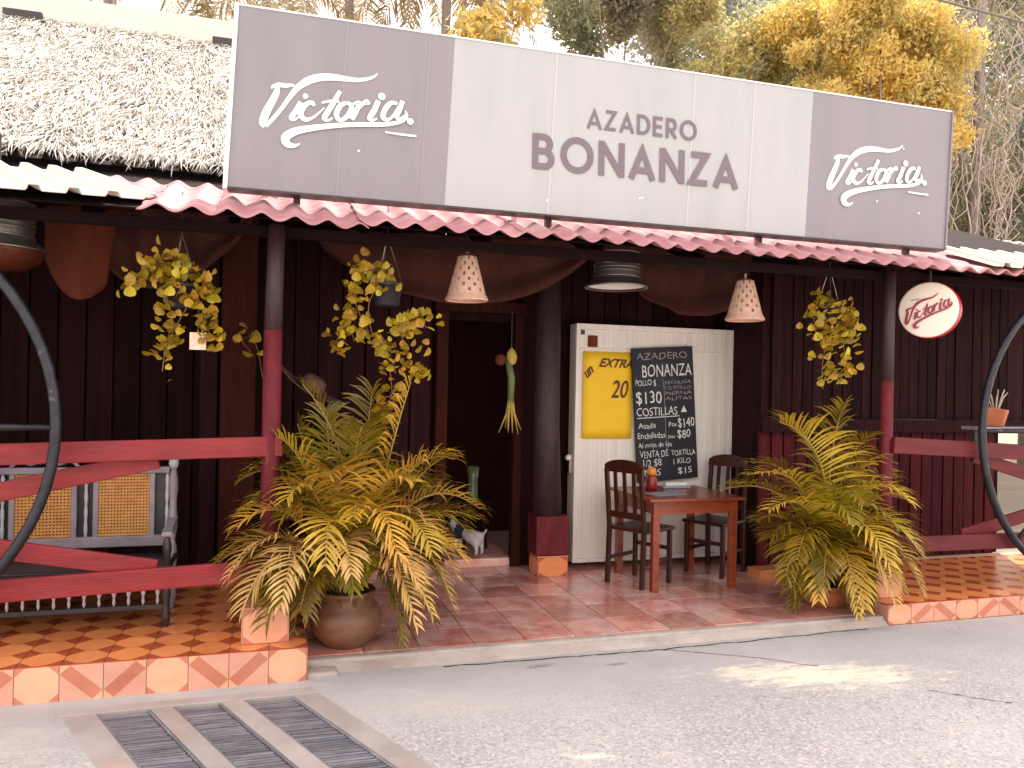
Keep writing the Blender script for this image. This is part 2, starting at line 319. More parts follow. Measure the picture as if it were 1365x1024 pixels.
def arc(cx,cz,rx,rz,a0,a1,n=14): return [(cx+rx*math.cos(R(a0+(a1-a0)*k/n)),cz+rz*math.sin(R(a0+(a1-a0)*k/n))) for k in range(n+1)]
W_=.17
GL={'A':(.80,[[(.06,0),(.40,.86),(.74,0)],[(.17,.27),(.63,.27)]]),
'Z':(.66,[[(.06,.915),(.56,.915),(.07,.085),(.60,.085)]]),
'D':(.74,[[(.085,0),(.085,1)],[(.085,.915),(.33,.915)]+arc(.30,.5,.36,.415,85,-85)+[(.085,.085)]]),
'E':(.58,[[(.085,0),(.085,1)],[(.085,.915),(.54,.915)],[(.085,.5),(.50,.5)],[(.085,.085),(.54,.085)]]),
'R':(.64,[[(.085,0),(.085,1)],[(.085,.915),(.33,.915)]+arc(.33,.665,.20,.25,85,-85)+[(.085,.415)],[(.28,.415),(.57,0)]]),
'O':(.98,[arc(.49,.5,.40,.43,0,360,28)]),
'B':(.66,[[(.085,0),(.085,1)],[(.085,.915),(.33,.915)]+arc(.33,.715,.17,.20,85,-85)+[(.085,.515)],[(.085,.515),(.36,.515)]+arc(.36,.30,.19,.215,85,-85)+[(.085,.085)]]),
'N':(.78,[[(.085,0),(.085,1)],[(.085,.96),(.695,.04)],[(.695,0),(.695,1)]])}
def sans(name,text,x0,z0,x1,h,material,parent,y,wk=1.0):
    tot=sum(GL[c][0] for c in text)+.15*(len(text)-1); sx=(x1-x0)/tot; b=MB(); x=x0; q=0
    for ch in text:
        wd,sts=GL[ch]
        for st in sts:
            pts=[(x+a*sx,z0+c*h,W_*wk*(h+sx)/2) for a,c in st]
            ribbon(b,pts,y-.0003*q); q+=1
        x+=(wd+.15)*sx
    return b.build(name,material,parent)
def font(name,text,x,z,size,material,parent,y=-.003,shear=0,sx=1,rot=0,offset=0):
    cu=bpy.data.curves.new('t','FONT'); cu.body=text; cu.size=size; cu.shear=shear; cu.offset=offset; cu.resolution_u=3
    tmp=bpy.data.objects.new('t',cu); C.objects.link(tmp); bpy.context.view_layer.update()
    me=bpy.data.meshes.new_from_object(tmp.evaluated_get(bpy.context.evaluated_depsgraph_get())); bpy.data.objects.remove(tmp); bpy.data.curves.remove(cu)
    ca,sa=math.cos(rot),math.sin(rot)
    for v in me.vertices:
        a,c=v.co.x*sx,v.co.y; v.co=(x+a*ca-c*sa,y,z+a*sa+c*ca)
    me.materials.clear(); me.materials.append(MT[material]); me.name=name
    o=bpy.data.objects.new(name,me); C.objects.link(o); o.parent=parent; return o

# ---------------------------------------------------------------- ground, road, drain
H=[(-.96,4.25),(.20,4.27),(1.0,2.45),(-.14,2.40)]         # opening of the drain in the road
O=[(-60,4.47),(60,4.56),(60,-60),(-60,-60)]
b=MB()
for i in range(4):
    j=(i+1)%4; b.face([(*O[i],0),(*O[j],0),(*H[j],0),(*H[i],0)][::-1])
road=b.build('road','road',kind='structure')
sheet('ground',[(-300,-300,-.45),(300,-300,-.45),(300,300,-.45),(-300,300,-.45)],'far_earth')
sheet('yard',[(-60,4.5,-.006),(60,4.5,-.006),(60,60,-.006),(-60,60,-.006)],'far_earth')
# pit walls and bottom
b=MB()
for i in range(4):
    j=(i+1)%4; b.face([(*H[i],-.004),(*H[j],-.004),(*H[j],-.35),(*H[i],-.35)])
b.face([(*h,-.35) for h in H]); b.build('drain_channel','pit',kind='structure')
dr=thing('storm_drain','slanted storm drain with three slatted iron grates set in the road','drain',(-.9,4.2,0))
def dp(u,v): # u metres along the slats, v metres away from the patio, skewed like the channel
    return Vector((-.95+u+v*.45 +.9, 4.25+u*.015-v -4.2,0))
SK=.45
def strip(u0,u1,v0,v1,z0,z1):
    q=[dp(u0,v1),dp(u1,v1),dp(u1,v0),dp(u0,v0)]
    return [(p.x,p.y,z0) for p in q]+[(p.x,p.y,z1) for p in q]
b=MB(); b.hexa(strip(-.03,1.17,-.03,.05,-.06,.006)); b.build('frame_bar','rust_frame',dr,bevel=.003)
us=[(-.02,.125),(.365,.465),(.69,.795),(1.04,1.165)]
for u0,u1 in us:
    b=MB(); b.hexa(strip(u0,u1,.051,1.85,-.06,.005)); b.build('frame_bar','rust_frame',dr,bevel=.003)
SL=[]
for gi,(ua,ub) in enumerate([(.127,.363),(.467,.688),(.797,1.038)]):
    b=MB(); b.hexa(strip(ua+.002,ua+.012,.06,1.84,-.04,-.002)); b.hexa(strip(ub-.012,ub-.002,.06,1.84,-.04,-.002))
    g=b.build('grate','grate_iron',dr)
    m=MB(); m.hexa([(0,-.014,-.03),(ub-ua-.028,-.012,-.03),(ub-ua-.028,.0,-.03),(0,.0,-.03),(0,-.016,-.004),(ub-ua-.028,-.014,-.004),(ub-ua-.028,.002,-.004),(0,.002,-.004)])
    me=m.mesh('slat','grate_iron')
    for k in range(72):
        v=.082+k*.0243; p=dp(ua+.014,v)
        inst(me,'slat',g,(p.x,p.y,random.uniform(-.003,.001)),(random.uniform(-.08,.08),random.uniform(-.008,.008),random.uniform(-.012,.012)))
# cracks in the apron
def crack(pts,w=.008,z=.004):
    b=MB(); P=[]
    for i in range(len(pts)-1):
        for k in range(8):
            t=k/8; P.append((pts[i][0]*(1-t)+pts[i+1][0]*t+random.uniform(-.006,.006),pts[i][1]*(1-t)+pts[i+1][1]*t+random.uniform(-.012,.012)))
    for i in range(len(P)-1):
        w0=w*random.uniform(.3,1.0)
        b.face([(P[i][0],P[i][1]-w/2,z),(P[i+1][0],P[i+1][1]-w0/2,z),(P[i+1][0],P[i+1][1]+w0/2,z),(P[i][0],P[i][1]+w/2,z)])
    return b.build('pavement_crack','pit',kind='structure')
crack([(.95,4.44),(1.9,4.43),(2.35,4.42),(3.2,4.45),(4.05,4.49)],.011)
crack([(2.33,4.42),(2.8,4.17),(3.15,3.9)],.008); crack([(3.45,3.45),(3.75,3.2),(3.8,3.05)],.008)

rg=random.Random(11); b=MB()
for k in range(420):
    x=rg.uniform(-.2,5.4); y=4.44-abs(rg.gauss(0,.12)) if k<260 else rg.uniform(2.7,4.4); r_=rg.uniform(.002,.006)
    if -1<x<1.1 and y<4.3: continue
    P=[(x+r_*math.cos(a)*rg.uniform(.6,1.2),y+r_*math.sin(a)*rg.uniform(.6,1.2),.0005) for a in (0,1.3,2.5,3.8,5.1)]; c_=(x,y,r_)
    for i in range(5): b.face([P[i],P[(i+1)%5],c_])
b.build('road_grit','concrete',kind='stuff')
# ---------------------------------------------------------------- patio floor and its kerb
PZ=.06
b=MB(); b.box(.19,4.14,4.555,4.62,-.1,PZ-.002)
kerb=b.build('kerb','concrete',bevel=.012,kind='structure')
b=MB()
b.v=[(.22,4.46,-.01),(4.14,4.50,-.01),(4.14,4.57,PZ-.016),(.22,4.57,PZ-.016)]; b.f=[(0,1,2,3)]; b.m=[0]
b.build('kerb_ramp','concrete',kind='structure')
b=MB(); b.box(.19,.36,4.43,4.56,-.02,.028); b.build('kerb_stone','concrete',bevel=.015,kind='structure')
floor=MB().box(.19,4.14,4.621,8.6,-.05,PZ-.006).build('patio_floor','grout',kind='structure')
T=.33; tm=MB().box(-T/2+.004,T/2-.004,-T/2+.004,T/2-.004,-.004,.005).mesh('tile','patio_tile')
x=.19+T/2
i=0
while x<4.14:
    y=4.626+T/2
    while y<7.2:
        o=inst(tm,'tile',floor,(min(x,4.14-T/2),y,PZ-.005+random.uniform(-.001,.001)),(0,0,random.choice((0,math.pi/2,math.pi))))
        y+=T
    x+=T
# raised threshold
MB().box(-.1,2.02,6.62,8.6,PZ-.004,.13).build('threshold_step','patio_tile',kind='structure',bevel=.01)

# ---------------------------------------------------------------- raised tiled platforms
def tile_oct(s,h,mats,name='tile',bow=False,k=.48):
    """square cement tile with printed pattern: clipped light field and dark corners"""
    b=MB(); a=s/2-.002; c=a*k
    b.box(-a,a,-h,0-.0005,-a,a,1)
    y=-h-.0006
    if not bow:
        b.face([(-a+c,y,-a),(a-c,y,-a),(a,y,-a+c),(a,y,a-c),(a-c,y,a),(-a+c,y,a),(-a,y,a-c),(-a,y,-a+c)],0)
        for sx in(-1,1):
            for sz in(-1,1):
                p=[(sx*a,y,sz*a),(sx*(a-c),y,sz*a),(sx*a,y,sz*(a-c))]; b.face(p if sx*sz<0 else p[::-1],2)
    else:
        b.face([(-a,y,-a),(-a+c,y,-a),(-a,y,-a+c)],0); b.face([(a,y,a),(a-c,y,a),(a,y,a-c)],0)
        b.face([(-a,y,-a+c),(-a+c,y,-a),(a,y,a-c),(a-c,y,a)],2)
        b.face([(-a+c,y,-a),(a,y,-a),(a,y,a-c)],3); b.face([(-a,y,-a+c),(a-c,y,a),(-a,y,a)],3)
    return b.mesh(name,mats)
D('tile_peach',(.62,.29,.20),(.70,.36,.26),rough=.35,scale=5,rnd=.08,bump=.05)
FM=['tile_light','tile_grout','tile_dark','tile_peach']; TM=['tile_orange','tile_rust','tile_rust','tile_orange']
def platform(name,x0,x1,y0,y1,z,s):
    p=MB().box(x0,x1,y0,y1,-.06,z-.008).build(name,'tile_grout',kind='structure')
    oA=tile_oct(s,.007,FM); oB=tile_oct(s,.007,FM,bow=True)
    tA=tile_oct(s,.007,TM,k=.72)
    sz=(z+.02)/s
    n=round((x1-x0)/s)
    for k in range(n):
        x=x1-(k+.5)*s if name=='platform_left' else x0+(k+.5)*s
        me=oA if k%3==0 else oB
        o=inst(me,'tile',p,(x,y0,z/2-.002),(0,0,0),(1,1,z/s)); 
        if k%3==2: o.scale.x=-1
    m=int((y1-y0)/s)
    for k in range(n):
        x=x1-(k+.5)*s if name=='platform_left' else x0+(k+.5)*s
        for j in range(m):
            o=inst(tA,'tile',p,(x,y0+.008+(j+.5)*s,z-.008),(R(-90),0,random.choice((0,0,0))))
            if j%2: o.rotation_euler=(R(-90),0,0); o.scale.x=-1
    return p
pl=platform('platform_left',-2.8,.19,4.42,6.6,.18,.2)
pr=platform('platform_right',4.15,7.4,4.54,5.88,.14,.2)
# right flank of the left platform, orange block at the post foot
b=MB(); b.box(.1885,.194,4.42,5.6,0,.172); b.build('side_facing','tile_dark',pl)
def tiled_block(label,loc,sx,sy,sz,mats,extra=False):
    t=thing('tiled_block',label,'tiled block',loc)
    MB().box(-sx/2,sx/2,-sy/2,sy/2,0,sz).build('core','tile_grout',t)
    me=tile_oct(min(sx,sz)*.99,.006,mats); s=min(sx,sz)
    inst(me,'tile',t,(0,-sy/2,sz/2),(0,0,0),(sx/s,1,sz/s))
    inst(me,'tile',t,(-sx/2,0,sz/2),(0,0,R(-90)),(sy/s,1,sz/s)); inst(me,'tile',t,(sx/2,0,sz/2),(0,0,R(90)),(sy/s,1,sz/s))
    MB().box(-sx/2-.004,sx/2+.004,-sy/2-.004,sy/2+.004,sz,sz+.008).build('top_tile',mats[0],t)
    return t
tiled_block('orange tiled block at the foot of the left porch post',(-.03,4.66,.18),.24,.24,.19,FM)
tiled_block('orange tiled block at the end of the right platform behind the palm',(4.30,4.82,.14),.24,.24,.18,FM)
tiled_block('small orange tiled block under the dark log column by the white panel',(2.23,6.27,PZ),.26,.22,.16,TM)
MB().box(3.9,4.15,5.70,5.88,PZ-.002,.13).build('wall_foot_ledge','tile_orange',kind='structure',bevel=.004)

# ---------------------------------------------------------------- the building
bd=thing('restaurant_building','dark wooden roadside restaurant with open porch and plank walls','building',(0,6.6,0))
OFF=Vector((0,6.6,0))
def B(): return MB()
def bld(b,name,m,**k): return b.build(name,m,bd,loc=(0,-6.6,0),**k)      # authored in world metres
def planks(name,x0,x1,y,z0,z1,w,m,gap=.006,t=.022,parent=None,jag=0):
    wall=MB().box(x0,x1,y+.03,y+.09,z0,z1).build(name,'shaded_wood',parent or bd,loc=(0,-6.6,0))
    pm=[MB().box(-w/2+gap/2,w/2-gap/2,-t/2,t/2,0,1).mesh('plank',m)]
    n=int((x1-x0)/w)
    for k in range(n):
        zj=random.uniform(-jag,jag)
        o=inst(pm[0],'plank',wall,(x0+(k+.5)*w,y+.012+random.uniform(-.006,.006),z0),(0,0,random.uniform(-.03,.03)),(random.uniform(.93,1),1,z1-z0+zj))
    return wall
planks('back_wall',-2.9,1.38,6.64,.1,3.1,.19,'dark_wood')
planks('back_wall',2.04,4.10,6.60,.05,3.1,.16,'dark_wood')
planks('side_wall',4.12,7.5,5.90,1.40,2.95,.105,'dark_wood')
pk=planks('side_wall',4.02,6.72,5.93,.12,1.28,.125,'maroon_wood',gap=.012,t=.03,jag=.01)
bld(B().box(4.0,7.0,5.84,5.90,1.28,1.40),'wall_beam','dark_wood',bevel=.004)
bld(B().box(4.04,4.12,5.93,6.62,.05,3.0),'corner_post','dark_wood',bevel=.006)
bld(B().box(-3.0,7.5,8.3,8.4,0,3.2),'rear_wall','brown_wood')
bld(B().box(-3.0,-2.9,4.9,8.3,0,3.0),'end_wall','shaded_wood')
bld(B().box(1.30,1.40,6.56,6.66,.1,2.26),'door_jamb','brown_wood',bevel=.006)
bld(B().box(1.99,2.07,6.56,6.66,.06,2.26),'door_jamb','brown_wood',bevel=.006)
bld(B().box(1.28,2.09,6.55,6.63,2.262,2.36),'door_lintel','brown_wood',bevel=.006)
bld(B().box(1.40,1.99,6.70,6.76,2.2,3.1),'door_head_board','dark_wood')
# log column with red plinth
bld(B().tube([(2.21,6.27,.56),(2.19,6.28,1.3),(2.18,6.27,2.85)],[.125,.115,.11],12),'log_column','post_wood',smooth=True)
bld(B().box(2.08,2.37,6.15,6.40,.232,.56),'column_plinth','post_red',bevel=.012)
bld(B().box(-.38,-.14,6.0,6.1,.18,2.9),'inner_post','brown_wood',bevel=.008)
bld(B().box(-.52,-.40,6.03,6.1,.18,2.9),'inner_post','dark_wood',bevel=.008)
# porch posts: dark above, red paint below
def post(x,y,zsplit,z0,w=.10):
    p=bld(B().tube([(x,y,z0),(x,y,zsplit)],[w*.52,w*.5],10),'porch_post','post_red',smooth=True)
    MB().tube([(x,y,zsplit+.001),(x+.01,y,2.53)],[w*.49,w*.45],10).build('post_shaft','post_wood',p,smooth=True)
    return p
post(-.02,4.78,1.92,.378,.105); post(4.345,4.80,1.72,.328,.09)
bld(B().box(-3.1,7.6,4.84,4.92,2.48,2.54),'eave_beam','shaded_wood',bevel=.006)
for k in range(14): bld(B().beam((-2.6+k*.78,4.95,2.54),(-2.6+k*.78,8.35,3.85),.05,.08),'rafter','shaded_wood')
bld(B().hexa([(-3.1,4.7,2.545),(7.6,4.7,2.545),(7.6,8.6,4.045),(-3.1,8.6,4.045),(-3.1,4.7,2.555),(7.6,4.7,2.555),(7.6,8.6,4.055),(-3.1,8.6,4.055)]),'ceiling_deck','shaded_wood')
# roof: red wavy sheets that step like clay tiles, one object per sheet
roof=B().box(-3.1,7.6,8.6,8.7,3.80,4.02).build('roof','dark_wood',bd,loc=(0,-6.6,0))
SL_=.385
def wave_sheet(x0,x1,y0,y1,z0,pitch,amp,m,name,steps=True,trap=False,slope=SL_,skew=0,parent=None,loc=(0,0,0),dz=0,sag=None):
    nx=max(8,int((x1-x0)/pitch*16)); ny=max(2,int((y1-y0)/.04))
    def fn(u,v):
        x=x0+(x1-x0)*u; y=y0+(y1-y0)*v
        ph=(x/pitch)%1
        h=amp*(1-2*abs(math.cos(math.pi*ph))**1.6)
        if trap: h=amp*(2*min(1,max(0,(abs(ph-.5)-.30)/.08))-1)
        st=(((y-y0)/.20)%1)*-.014 if steps else 0
        s_=sag(x) if sag else 0
        return (x+skew*v*(u if skew else 1),y,z0+slope*(y-y0)+h+st+dz+s_)
    return MB().grid(fn,nx,ny).build(name,m,parent,smooth=True,solid=.007,loc=loc)
edges=[-3.0,-1.9,-.66,-.28,.485,1.45,2.4,3.35,4.3,5.25,6.2,7.2]
for k in range(len(edges)-1):
    x0,x1=edges[k]-.05,edges[k+1]
    sg=(lambda x:-.03*min(1,max(0,(x+.4)/.9))) if x1<=.5 else None
    wave_sheet(x0,x1,4.50 if x1>.5 else (4.47 if x1>-.6 else 4.78),5.38,(0 if x1>-.6 else .31*SL_)+2.532+.006*(k%2)-(.012 if x1<=.5 else 0),.175 if k<4 else .168,.019,'roof_red','roof_sheet',parent=roof,sag=sg)
# cream ribbed sheets laid over the red ones at both ends
def cream(x0,x1,y0,y1,z0,skew):
    pitch=.18; nx=int((x1-x0)/pitch*26)
    def fn(u,v):
        x=x0+(x1-x0)*u; ph=(x/pitch)%1; r=min(1,max(0,(.20-abs(ph-.5))/.06))
        return (x+skew*v*u,y0+(y1-y0)*v,z0+SL_*(y1-y0)*v+.03*r)
    return MB().grid(fn,nx,6).build('cream_sheet','roof_cream',roof,solid=.006)
cream(-2.9,-.60,4.44,5.15,2.548,-.50)
cream(5.0,7.3,4.50,5.08,2.575,.1)
# underside purlin row seen below eave
bld(B().box(-3.1,7.6,5.55,5.62,2.80,2.86),'purlin','shaded_wood')

# ---------------------------------------------------------------- thatched roof behind
th=thing('thatched_roof','bleached palm thatch roof with white ridge rising behind the porch','thatched roof',(0,6,3.1))
X0,X1=-6,1.6
def thp(x,t,h=0):   # t along slope 0..1 (Y 6->9.1, z 3.12->5.28)
    return (x, 3.1*t-.57*h, .02+2.16*t+.82*h)
sh=MB(); sh.grid(lambda u,v:thp(X0+(X1-X0)*u,v,0),2,2); sh.build('thatch_mat','thatch_under',th,solid=.05)
N=80000
rs=np.random.RandomState(3)
px=rs.uniform(X0,X1,N); pt=rs.uniform(.0,1,N); L=rs.uniform(.09,.24,N); wd=rs.uniform(.002,.0045,N)
clump=np.sin(px*3.1+pt*9)+np.sin(px*7.7-pt*17)+np.sin(px*13+pt*5)
ang=rs.normal(0,.30,N)+clump*.12; lift=rs.uniform(.02,.35,N)
sl_=np.array([0,3.1,2.16]);sl_/=np.linalg.norm(sl_); nn=np.array([0,-.57,.82]); nn/=np.linalg.norm(nn); xx=np.array([1,0,0])
base=np.stack([px,3.1*pt,.03+2.16*pt],1)+nn*rs.uniform(.01,.07,(N,1))
dirn=-sl_[None]*np.cos(ang)[:,None]+xx[None]*np.sin(ang)[:,None]+nn[None]*lift[:,None]*.6
side=np.cross(dirn,nn); side/=np.linalg.norm(side,axis=1)[:,None]
side=side*np.cos(rs.uniform(-1.2,1.2,N))[:,None]+nn*np.sin(rs.uniform(-.9,.9,N))[:,None]
mid=base+dirn*(L*.55)[:,None]; tip=base+dirn*L[:,None]-nn*(L*.12)[:,None]
V=np.stack([base-side*wd[:,None],base+side*wd[:,None],mid+side*wd[:,None]*1.2,mid-side*wd[:,None]*1.2,tip],1).reshape(-1,3)
F=[]; 
for i in range(N): k=5*i; F.append((k,k+1,k+2,k+3)); F.append((k+3,k+2,k+4))
me=bpy.data.meshes.new('thatch'); me.from_pydata(V.tolist(),[],F); me.materials.append(MT['thatch'])
o=bpy.data.objects.new('thatch',me); C.objects.link(o); o.parent=th; o['kind']='stuff'
wave_sheet(X0,X1,-.10,.35,.0,.21,.028,'dark_metal','eave_sheet',steps=False,trap=True,slope=.5,parent=th)
MB().box(X0,X1,.05,.15,-.22,-.03).build('eave_board','dark_wood',th)
MB().hexa([(X0,2.86,2.07),(X1,2.86,2.07),(X1,3.2,2.07),(X0,3.2,2.07),(X0,2.98,2.40),(X1,2.98,2.40),(X1,3.12,2.40),(X0,3.12,2.40)]).build('ridge_cap','roof_cream',th,bevel=.02)
for xx_ in (-2.62,-.70): MB().box(xx_,xx_+.34,2.80,2.86,2.04,2.14).build('ridge_plate','dark_metal',th,bevel=.004)
MB().box(X0,X1,3.3,6,-3.1,1.9).build('hall_wall','brown_wood',th)

# far roof on the right, behind the sign
fr=thing('neighbour_roof','low dark sheet roof with light edge seen right of the sign','roof',(7.5,9,3.68))
MB().box(-1.6,7,-.1,2.4,-.02,.14).build('roof_slab','dark_metal',fr)
MB().grid(lambda u,v:(-1.7+8.8*u,-.2+2.6*v,.20+.25*v+.02*math.cos(u*260)+.02*math.sin(u*9)),160,2).build('roof_sheet','roof_sheet_white',fr,solid=.02,smooth=True)
for xx_ in (-1.2,2,5.5): MB().box(xx_,xx_+.12,.2,.3,-3.68,-.02).build('post','dark_wood',fr)

# ---------------------------------------------------------------- the big sign
sg=thing('shop_sign','long billboard above the porch reading AZADERO BONANZA between two script logos','sign',(-.30,4.80,2.735))
SH=Matrix(((1,0,.045,0),(0,1,0,0),(0,0,1,0),(0,0,0,1)))   # the board leans slightly to the right
Wd,Hh=5.16,1.045
def panel(x0,x1,m,name='panel'):
    return MB().hexa([(x0,0,0),(x1,0,0),(x1,.09,0),(x0,.09,0),(x0+.047,0,Hh),(x1+.047,0,Hh),(x1+.047,.09,Hh),(x0+.047,.09,Hh)]).build(name,m,sg)
panel(0.012,1.281,'sign_grey'); panel(1.281,3.905,'sign_light'); panel(3.905,Wd-.012,'sign_grey')
def fr_(pts): return MB().hexa(pts)
for x0,x1,fm in((-.012,.012,'sign_frame'),(Wd-.012,Wd+.002,'sign_grey')):
    MB().hexa([(x0,-.012,-.012),(x1,-.012,-.012),(x1,.10,-.012),(x0,.10,-.012),(x0+.047,-.012,Hh+.012),(x1+.047,-.012,Hh+.012),(x1+.047,.10,Hh+.012),(x0+.047,.10,Hh+.012)]).build('frame',fm,sg)
MB().box(.012,Wd-.012,-.010,.10,-.012,-.0005).build('frame','dark_metal',sg)
MB().box(.06,Wd+.035,-.006,.10,Hh+.0005,Hh+.010).build('frame','sign_frame',sg)
for x,m in((.62,'seam_grey'),(1.12,'seam_grey'),(1.95,'seam_light'),(2.95,'seam_light'),(3.42,'seam_light')):
    MB().hexa([(x,-.0025,.0),(x+.012,-.0025,0),(x+.012,.001,0),(x,.001,0),(x+.047,-.0025,Hh),(x+.059,-.0025,Hh),(x+.059,.001,Hh),(x+.047,.001,Hh)]).build('seam',m,sg)
logo('logo',1,1,'letter_white',sg,(.615,-.004,.519),wk=1.15)
logo('logo',.99,.99,'letter_white',sg,(4.505,-.004,.508),wk=1.15)
sans('lettering_small','AZADERO',2.215,.585,3.02,.135,'letter_mauve',sg,-.004,.95)
sans('lettering_large','BONANZA',1.845,.285,3.345,.228,'letter_mauve',sg,-.004,1.08)
for x,z in((2.6,.16),(2.62,.165),(1.95,.09),(4.75,.72),(.75,.28),(4.52,.31),(4.9,.25)):
    MB().face([(x+.008*math.cos(k*1.05)*random.uniform(.7,1.3),-.005,z+.008*math.sin(k*1.05)) for k in range(6)]).build('chipped_spot','letter_white',sg)
for x in(.4,2.0,3.6,4.9): 
    MB().beam((x,.12,-.06),(x+.03,.12,.95),.04,.04,up=(0,1,0)).build('upright','dark_metal',sg)
    MB().beam((x,.13,.8),(x,.9,.2),.03,.03).build('stay','dark_metal',sg)

# round bottle-cap style sign
rsn=thing('round_sign','round white illuminated-style sign with red rim hanging from the eave at the right post','sign',(4.70,4.78,2.26))
cap=MB().lathe([(0,-.035),(.195,-.035),(.205,-.028),(.207,.0),(.205,.05),(.2,.06),(0,.06)],40)
rsn.rotation_euler=(0,0,R(-57))
c=MB().lathe([(.2055,-.034),(.209,-.030),(.213,.0),(.213,.05),(.205,.06),(0,.06)],48).build('rim','button_red',rsn,smooth=True,rot=(R(90),0,0),loc=(0,0,0))
c.rotation_euler=(R(-90),0,0)
f=MB().lathe([(0,-.040),(.15,-.039),(.195,-.036),(.2065,-.0345),(.205,.0)],48).build('face','button_white',rsn,smooth=True); f.rotation_euler=(R(-90),0,0)
logo('logo',.40,.44,'letter_red',rsn,(.0,-.0455,.0),rot=(0,R(-14),0),skip=(16,17),wk=1.3)
MB().beam((-.12,-.0405,.075),(-.06,-.0405,.085),.004,.008,up=(0,1,0)).build('small_print','letter_red',rsn)
MB().tube([(0,.02,.205),(0,.02,.30)],.008,6).build('hanger','dark_metal',rsn)

# ---------------------------------------------------------------- porch railings (rails, X braces)
def railing(label,segs,loc,m='red_wood'):
    t=thing('porch_railing',label,'railing',loc)
    for nm,a,b_,w_,tk in segs:
        a=Vector(a)-Vector(loc);b_=Vector(b_)-Vector(loc)
        MB().beam(a,b_,tk,w_).build(nm,m,t,bevel=.006)
    return t
railing('red plank railing with crossed braces on the left porch',[
 ('rail',(-2.9,4.75,1.165),(.045,4.75,1.25),.115,.035),('rail',(-2.9,4.75,.43),(-.09,4.75,.535),.12,.035),
 ('brace',(-.62,4.79,1.175),(-2.15,4.79,.84),.105,.03),('brace',(-.62,4.79,.56),(-2.15,4.79,.84),.105,.03)],(-1.4,4.75,.18))
railing('red plank railing with crossed braces on the right porch',[
 ('rail',(4.345,4.73,1.25),(7.3,4.73,1.11),.12,.035),('rail',(4.345,4.73,.515),(7.3,4.73,.50),.115,.035),
 ('brace',(5.15,4.79,1.16),(6.5,4.79,.80),.10,.03),('brace',(5.05,4.79,.55),(6.5,4.79,.86),.10,.03)],(5.8,4.75,.14),'rail_maroon')
# big iron wagon wheels
def wheel(label,loc,rad):
    t=thing('wagon_wheel',label,'wagon wheel',loc,'iron wagon wheels leaning on the railings')
    pts=[(rad*math.cos(k*math.pi/36),0,rad*math.sin(k*math.pi/36)) for k in range(72)]
    MB().tube(pts,.028,8,closed=True).build('rim','iron',t,smooth=True)
    for k in range(8):
        a=k*math.pi/4
        MB().tube([(.1*math.cos(a),0,.1*math.sin(a)),((rad-.02)*math.cos(a),0,(rad-.02)*math.sin(a))],[.024,.017],7).build('spoke','iron',t,smooth=True)
    MB().lathe([(0,-.09),(.07,-.09),(.11,-.05),(.12,.05),(.07,.09),(0,.09)],20).build('hub','iron',t,smooth=True,rot=(R(90),0,0))
    return t
wheel('black iron wagon wheel against the left railing, cut by the picture edge',(-2.29,4.60,1.36),1.20)
wheel('black iron wagon wheel on the right platform beside the clay pot shelf',(6.30,4.66,1.36),1.20)
sh_=thing('wall_shelf','narrow dark shelf board inside the right wagon wheel','shelf',(5.9,4.84,1.36))
MB().box(-.72,.75,-.09,.09,0,.025).build('board','bench_wood',sh_,bevel=.003)
MB().box(-.70,-.66,-.02,.02,-.14,0).build('bracket','dark_metal',sh_); MB().box(.6,.64,-.02,.02,-.14,0).build('bracket','dark_metal',sh_)
cp=thing('clay_pot','square orange clay pot with dry sprigs on the right shelf','pot',(5.40,4.82,1.386),rz=.6)
MB().hexa([(-.055,-.055,0),(.055,-.055,0),(.055,.055,0),(-.055,.055,0),(-.085,-.085,.13),(.085,-.085,.13),(.085,.085,.16),(-.085,.085,.16)]).build('body','terracotta',cp,bevel=.008)
for k in range(9):
    a=k*.7; MB().tube([(.02*math.cos(a),.02*math.sin(a),.13),(.05*math.cos(a),.05*math.sin(a),.22),(.09*math.cos(a),.08*math.sin(a),.25+.02*(k%3))],.004,5).build('sprig','vine_dry',cp)

# ---------------------------------------------------------------- cane bench behind the left railing
bn=thing('cane_bench','silver-grey carved bench with orange cane back panels behind the left railing','bench',(-1.25,5.3,.18))
def bt(x,y,z): return (x+1.25,y-5.3,z-.18)
def turned(b,x,y,z0,z1,r):
    n=14; prof=[]
    for k in range(n+1):
        t=k/n; prof.append((r*(.55+.45*abs(math.sin(t*math.pi*4))),(z1-z0)*t))
    b.lathe(prof,10,bt(x,y,z0))
xs=[-2.06,-1.52,-1.07,-.62]
for x0,x1 in((-1.93,-1.63),(-1.49,-1.185),(-1.035,-.745)):
    for a,c in((x0-.03,x0),(x1,x1+.03)):
        p=bt(a,5.38,.60); q=bt(c,5.41,1.06); MB().box(p[0],q[0],p[1],q[1],p[2],q[2]).build('stile','bench_wood',bn,bevel=.004)
    b=MB(); n=16
    for k in range(n):
        x=x0+(x1-x0)*(k+.5)/n; p=bt(x-.0055,5.392,.645); q=bt(x+.0055,5.395,1.035); b.box(p[0],q[0],p[1],q[1],p[2],q[2])
    for k in range(20):
        z=.645+.39*(k+.5)/20; p=bt(x0,5.388,z-.0055); q=bt(x1,5.391,z+.0055); b.box(p[0],q[0],p[1],q[1],p[2],q[2])
    b.build('cane_weave','cane',bn)
for x in(-1.60,-1.15,-.69):
    b=MB(); turned(b,x+.045,5.395,.645,1.04,.012); b.build('spindle','bead',bn,smooth=True)
p=bt(-2.1,5.42,.60);q=bt(-.62,5.44,1.05); MB().box(p[0],q[0],p[1],q[1],p[2],q[2]).build('back_board','bench_dark',bn)
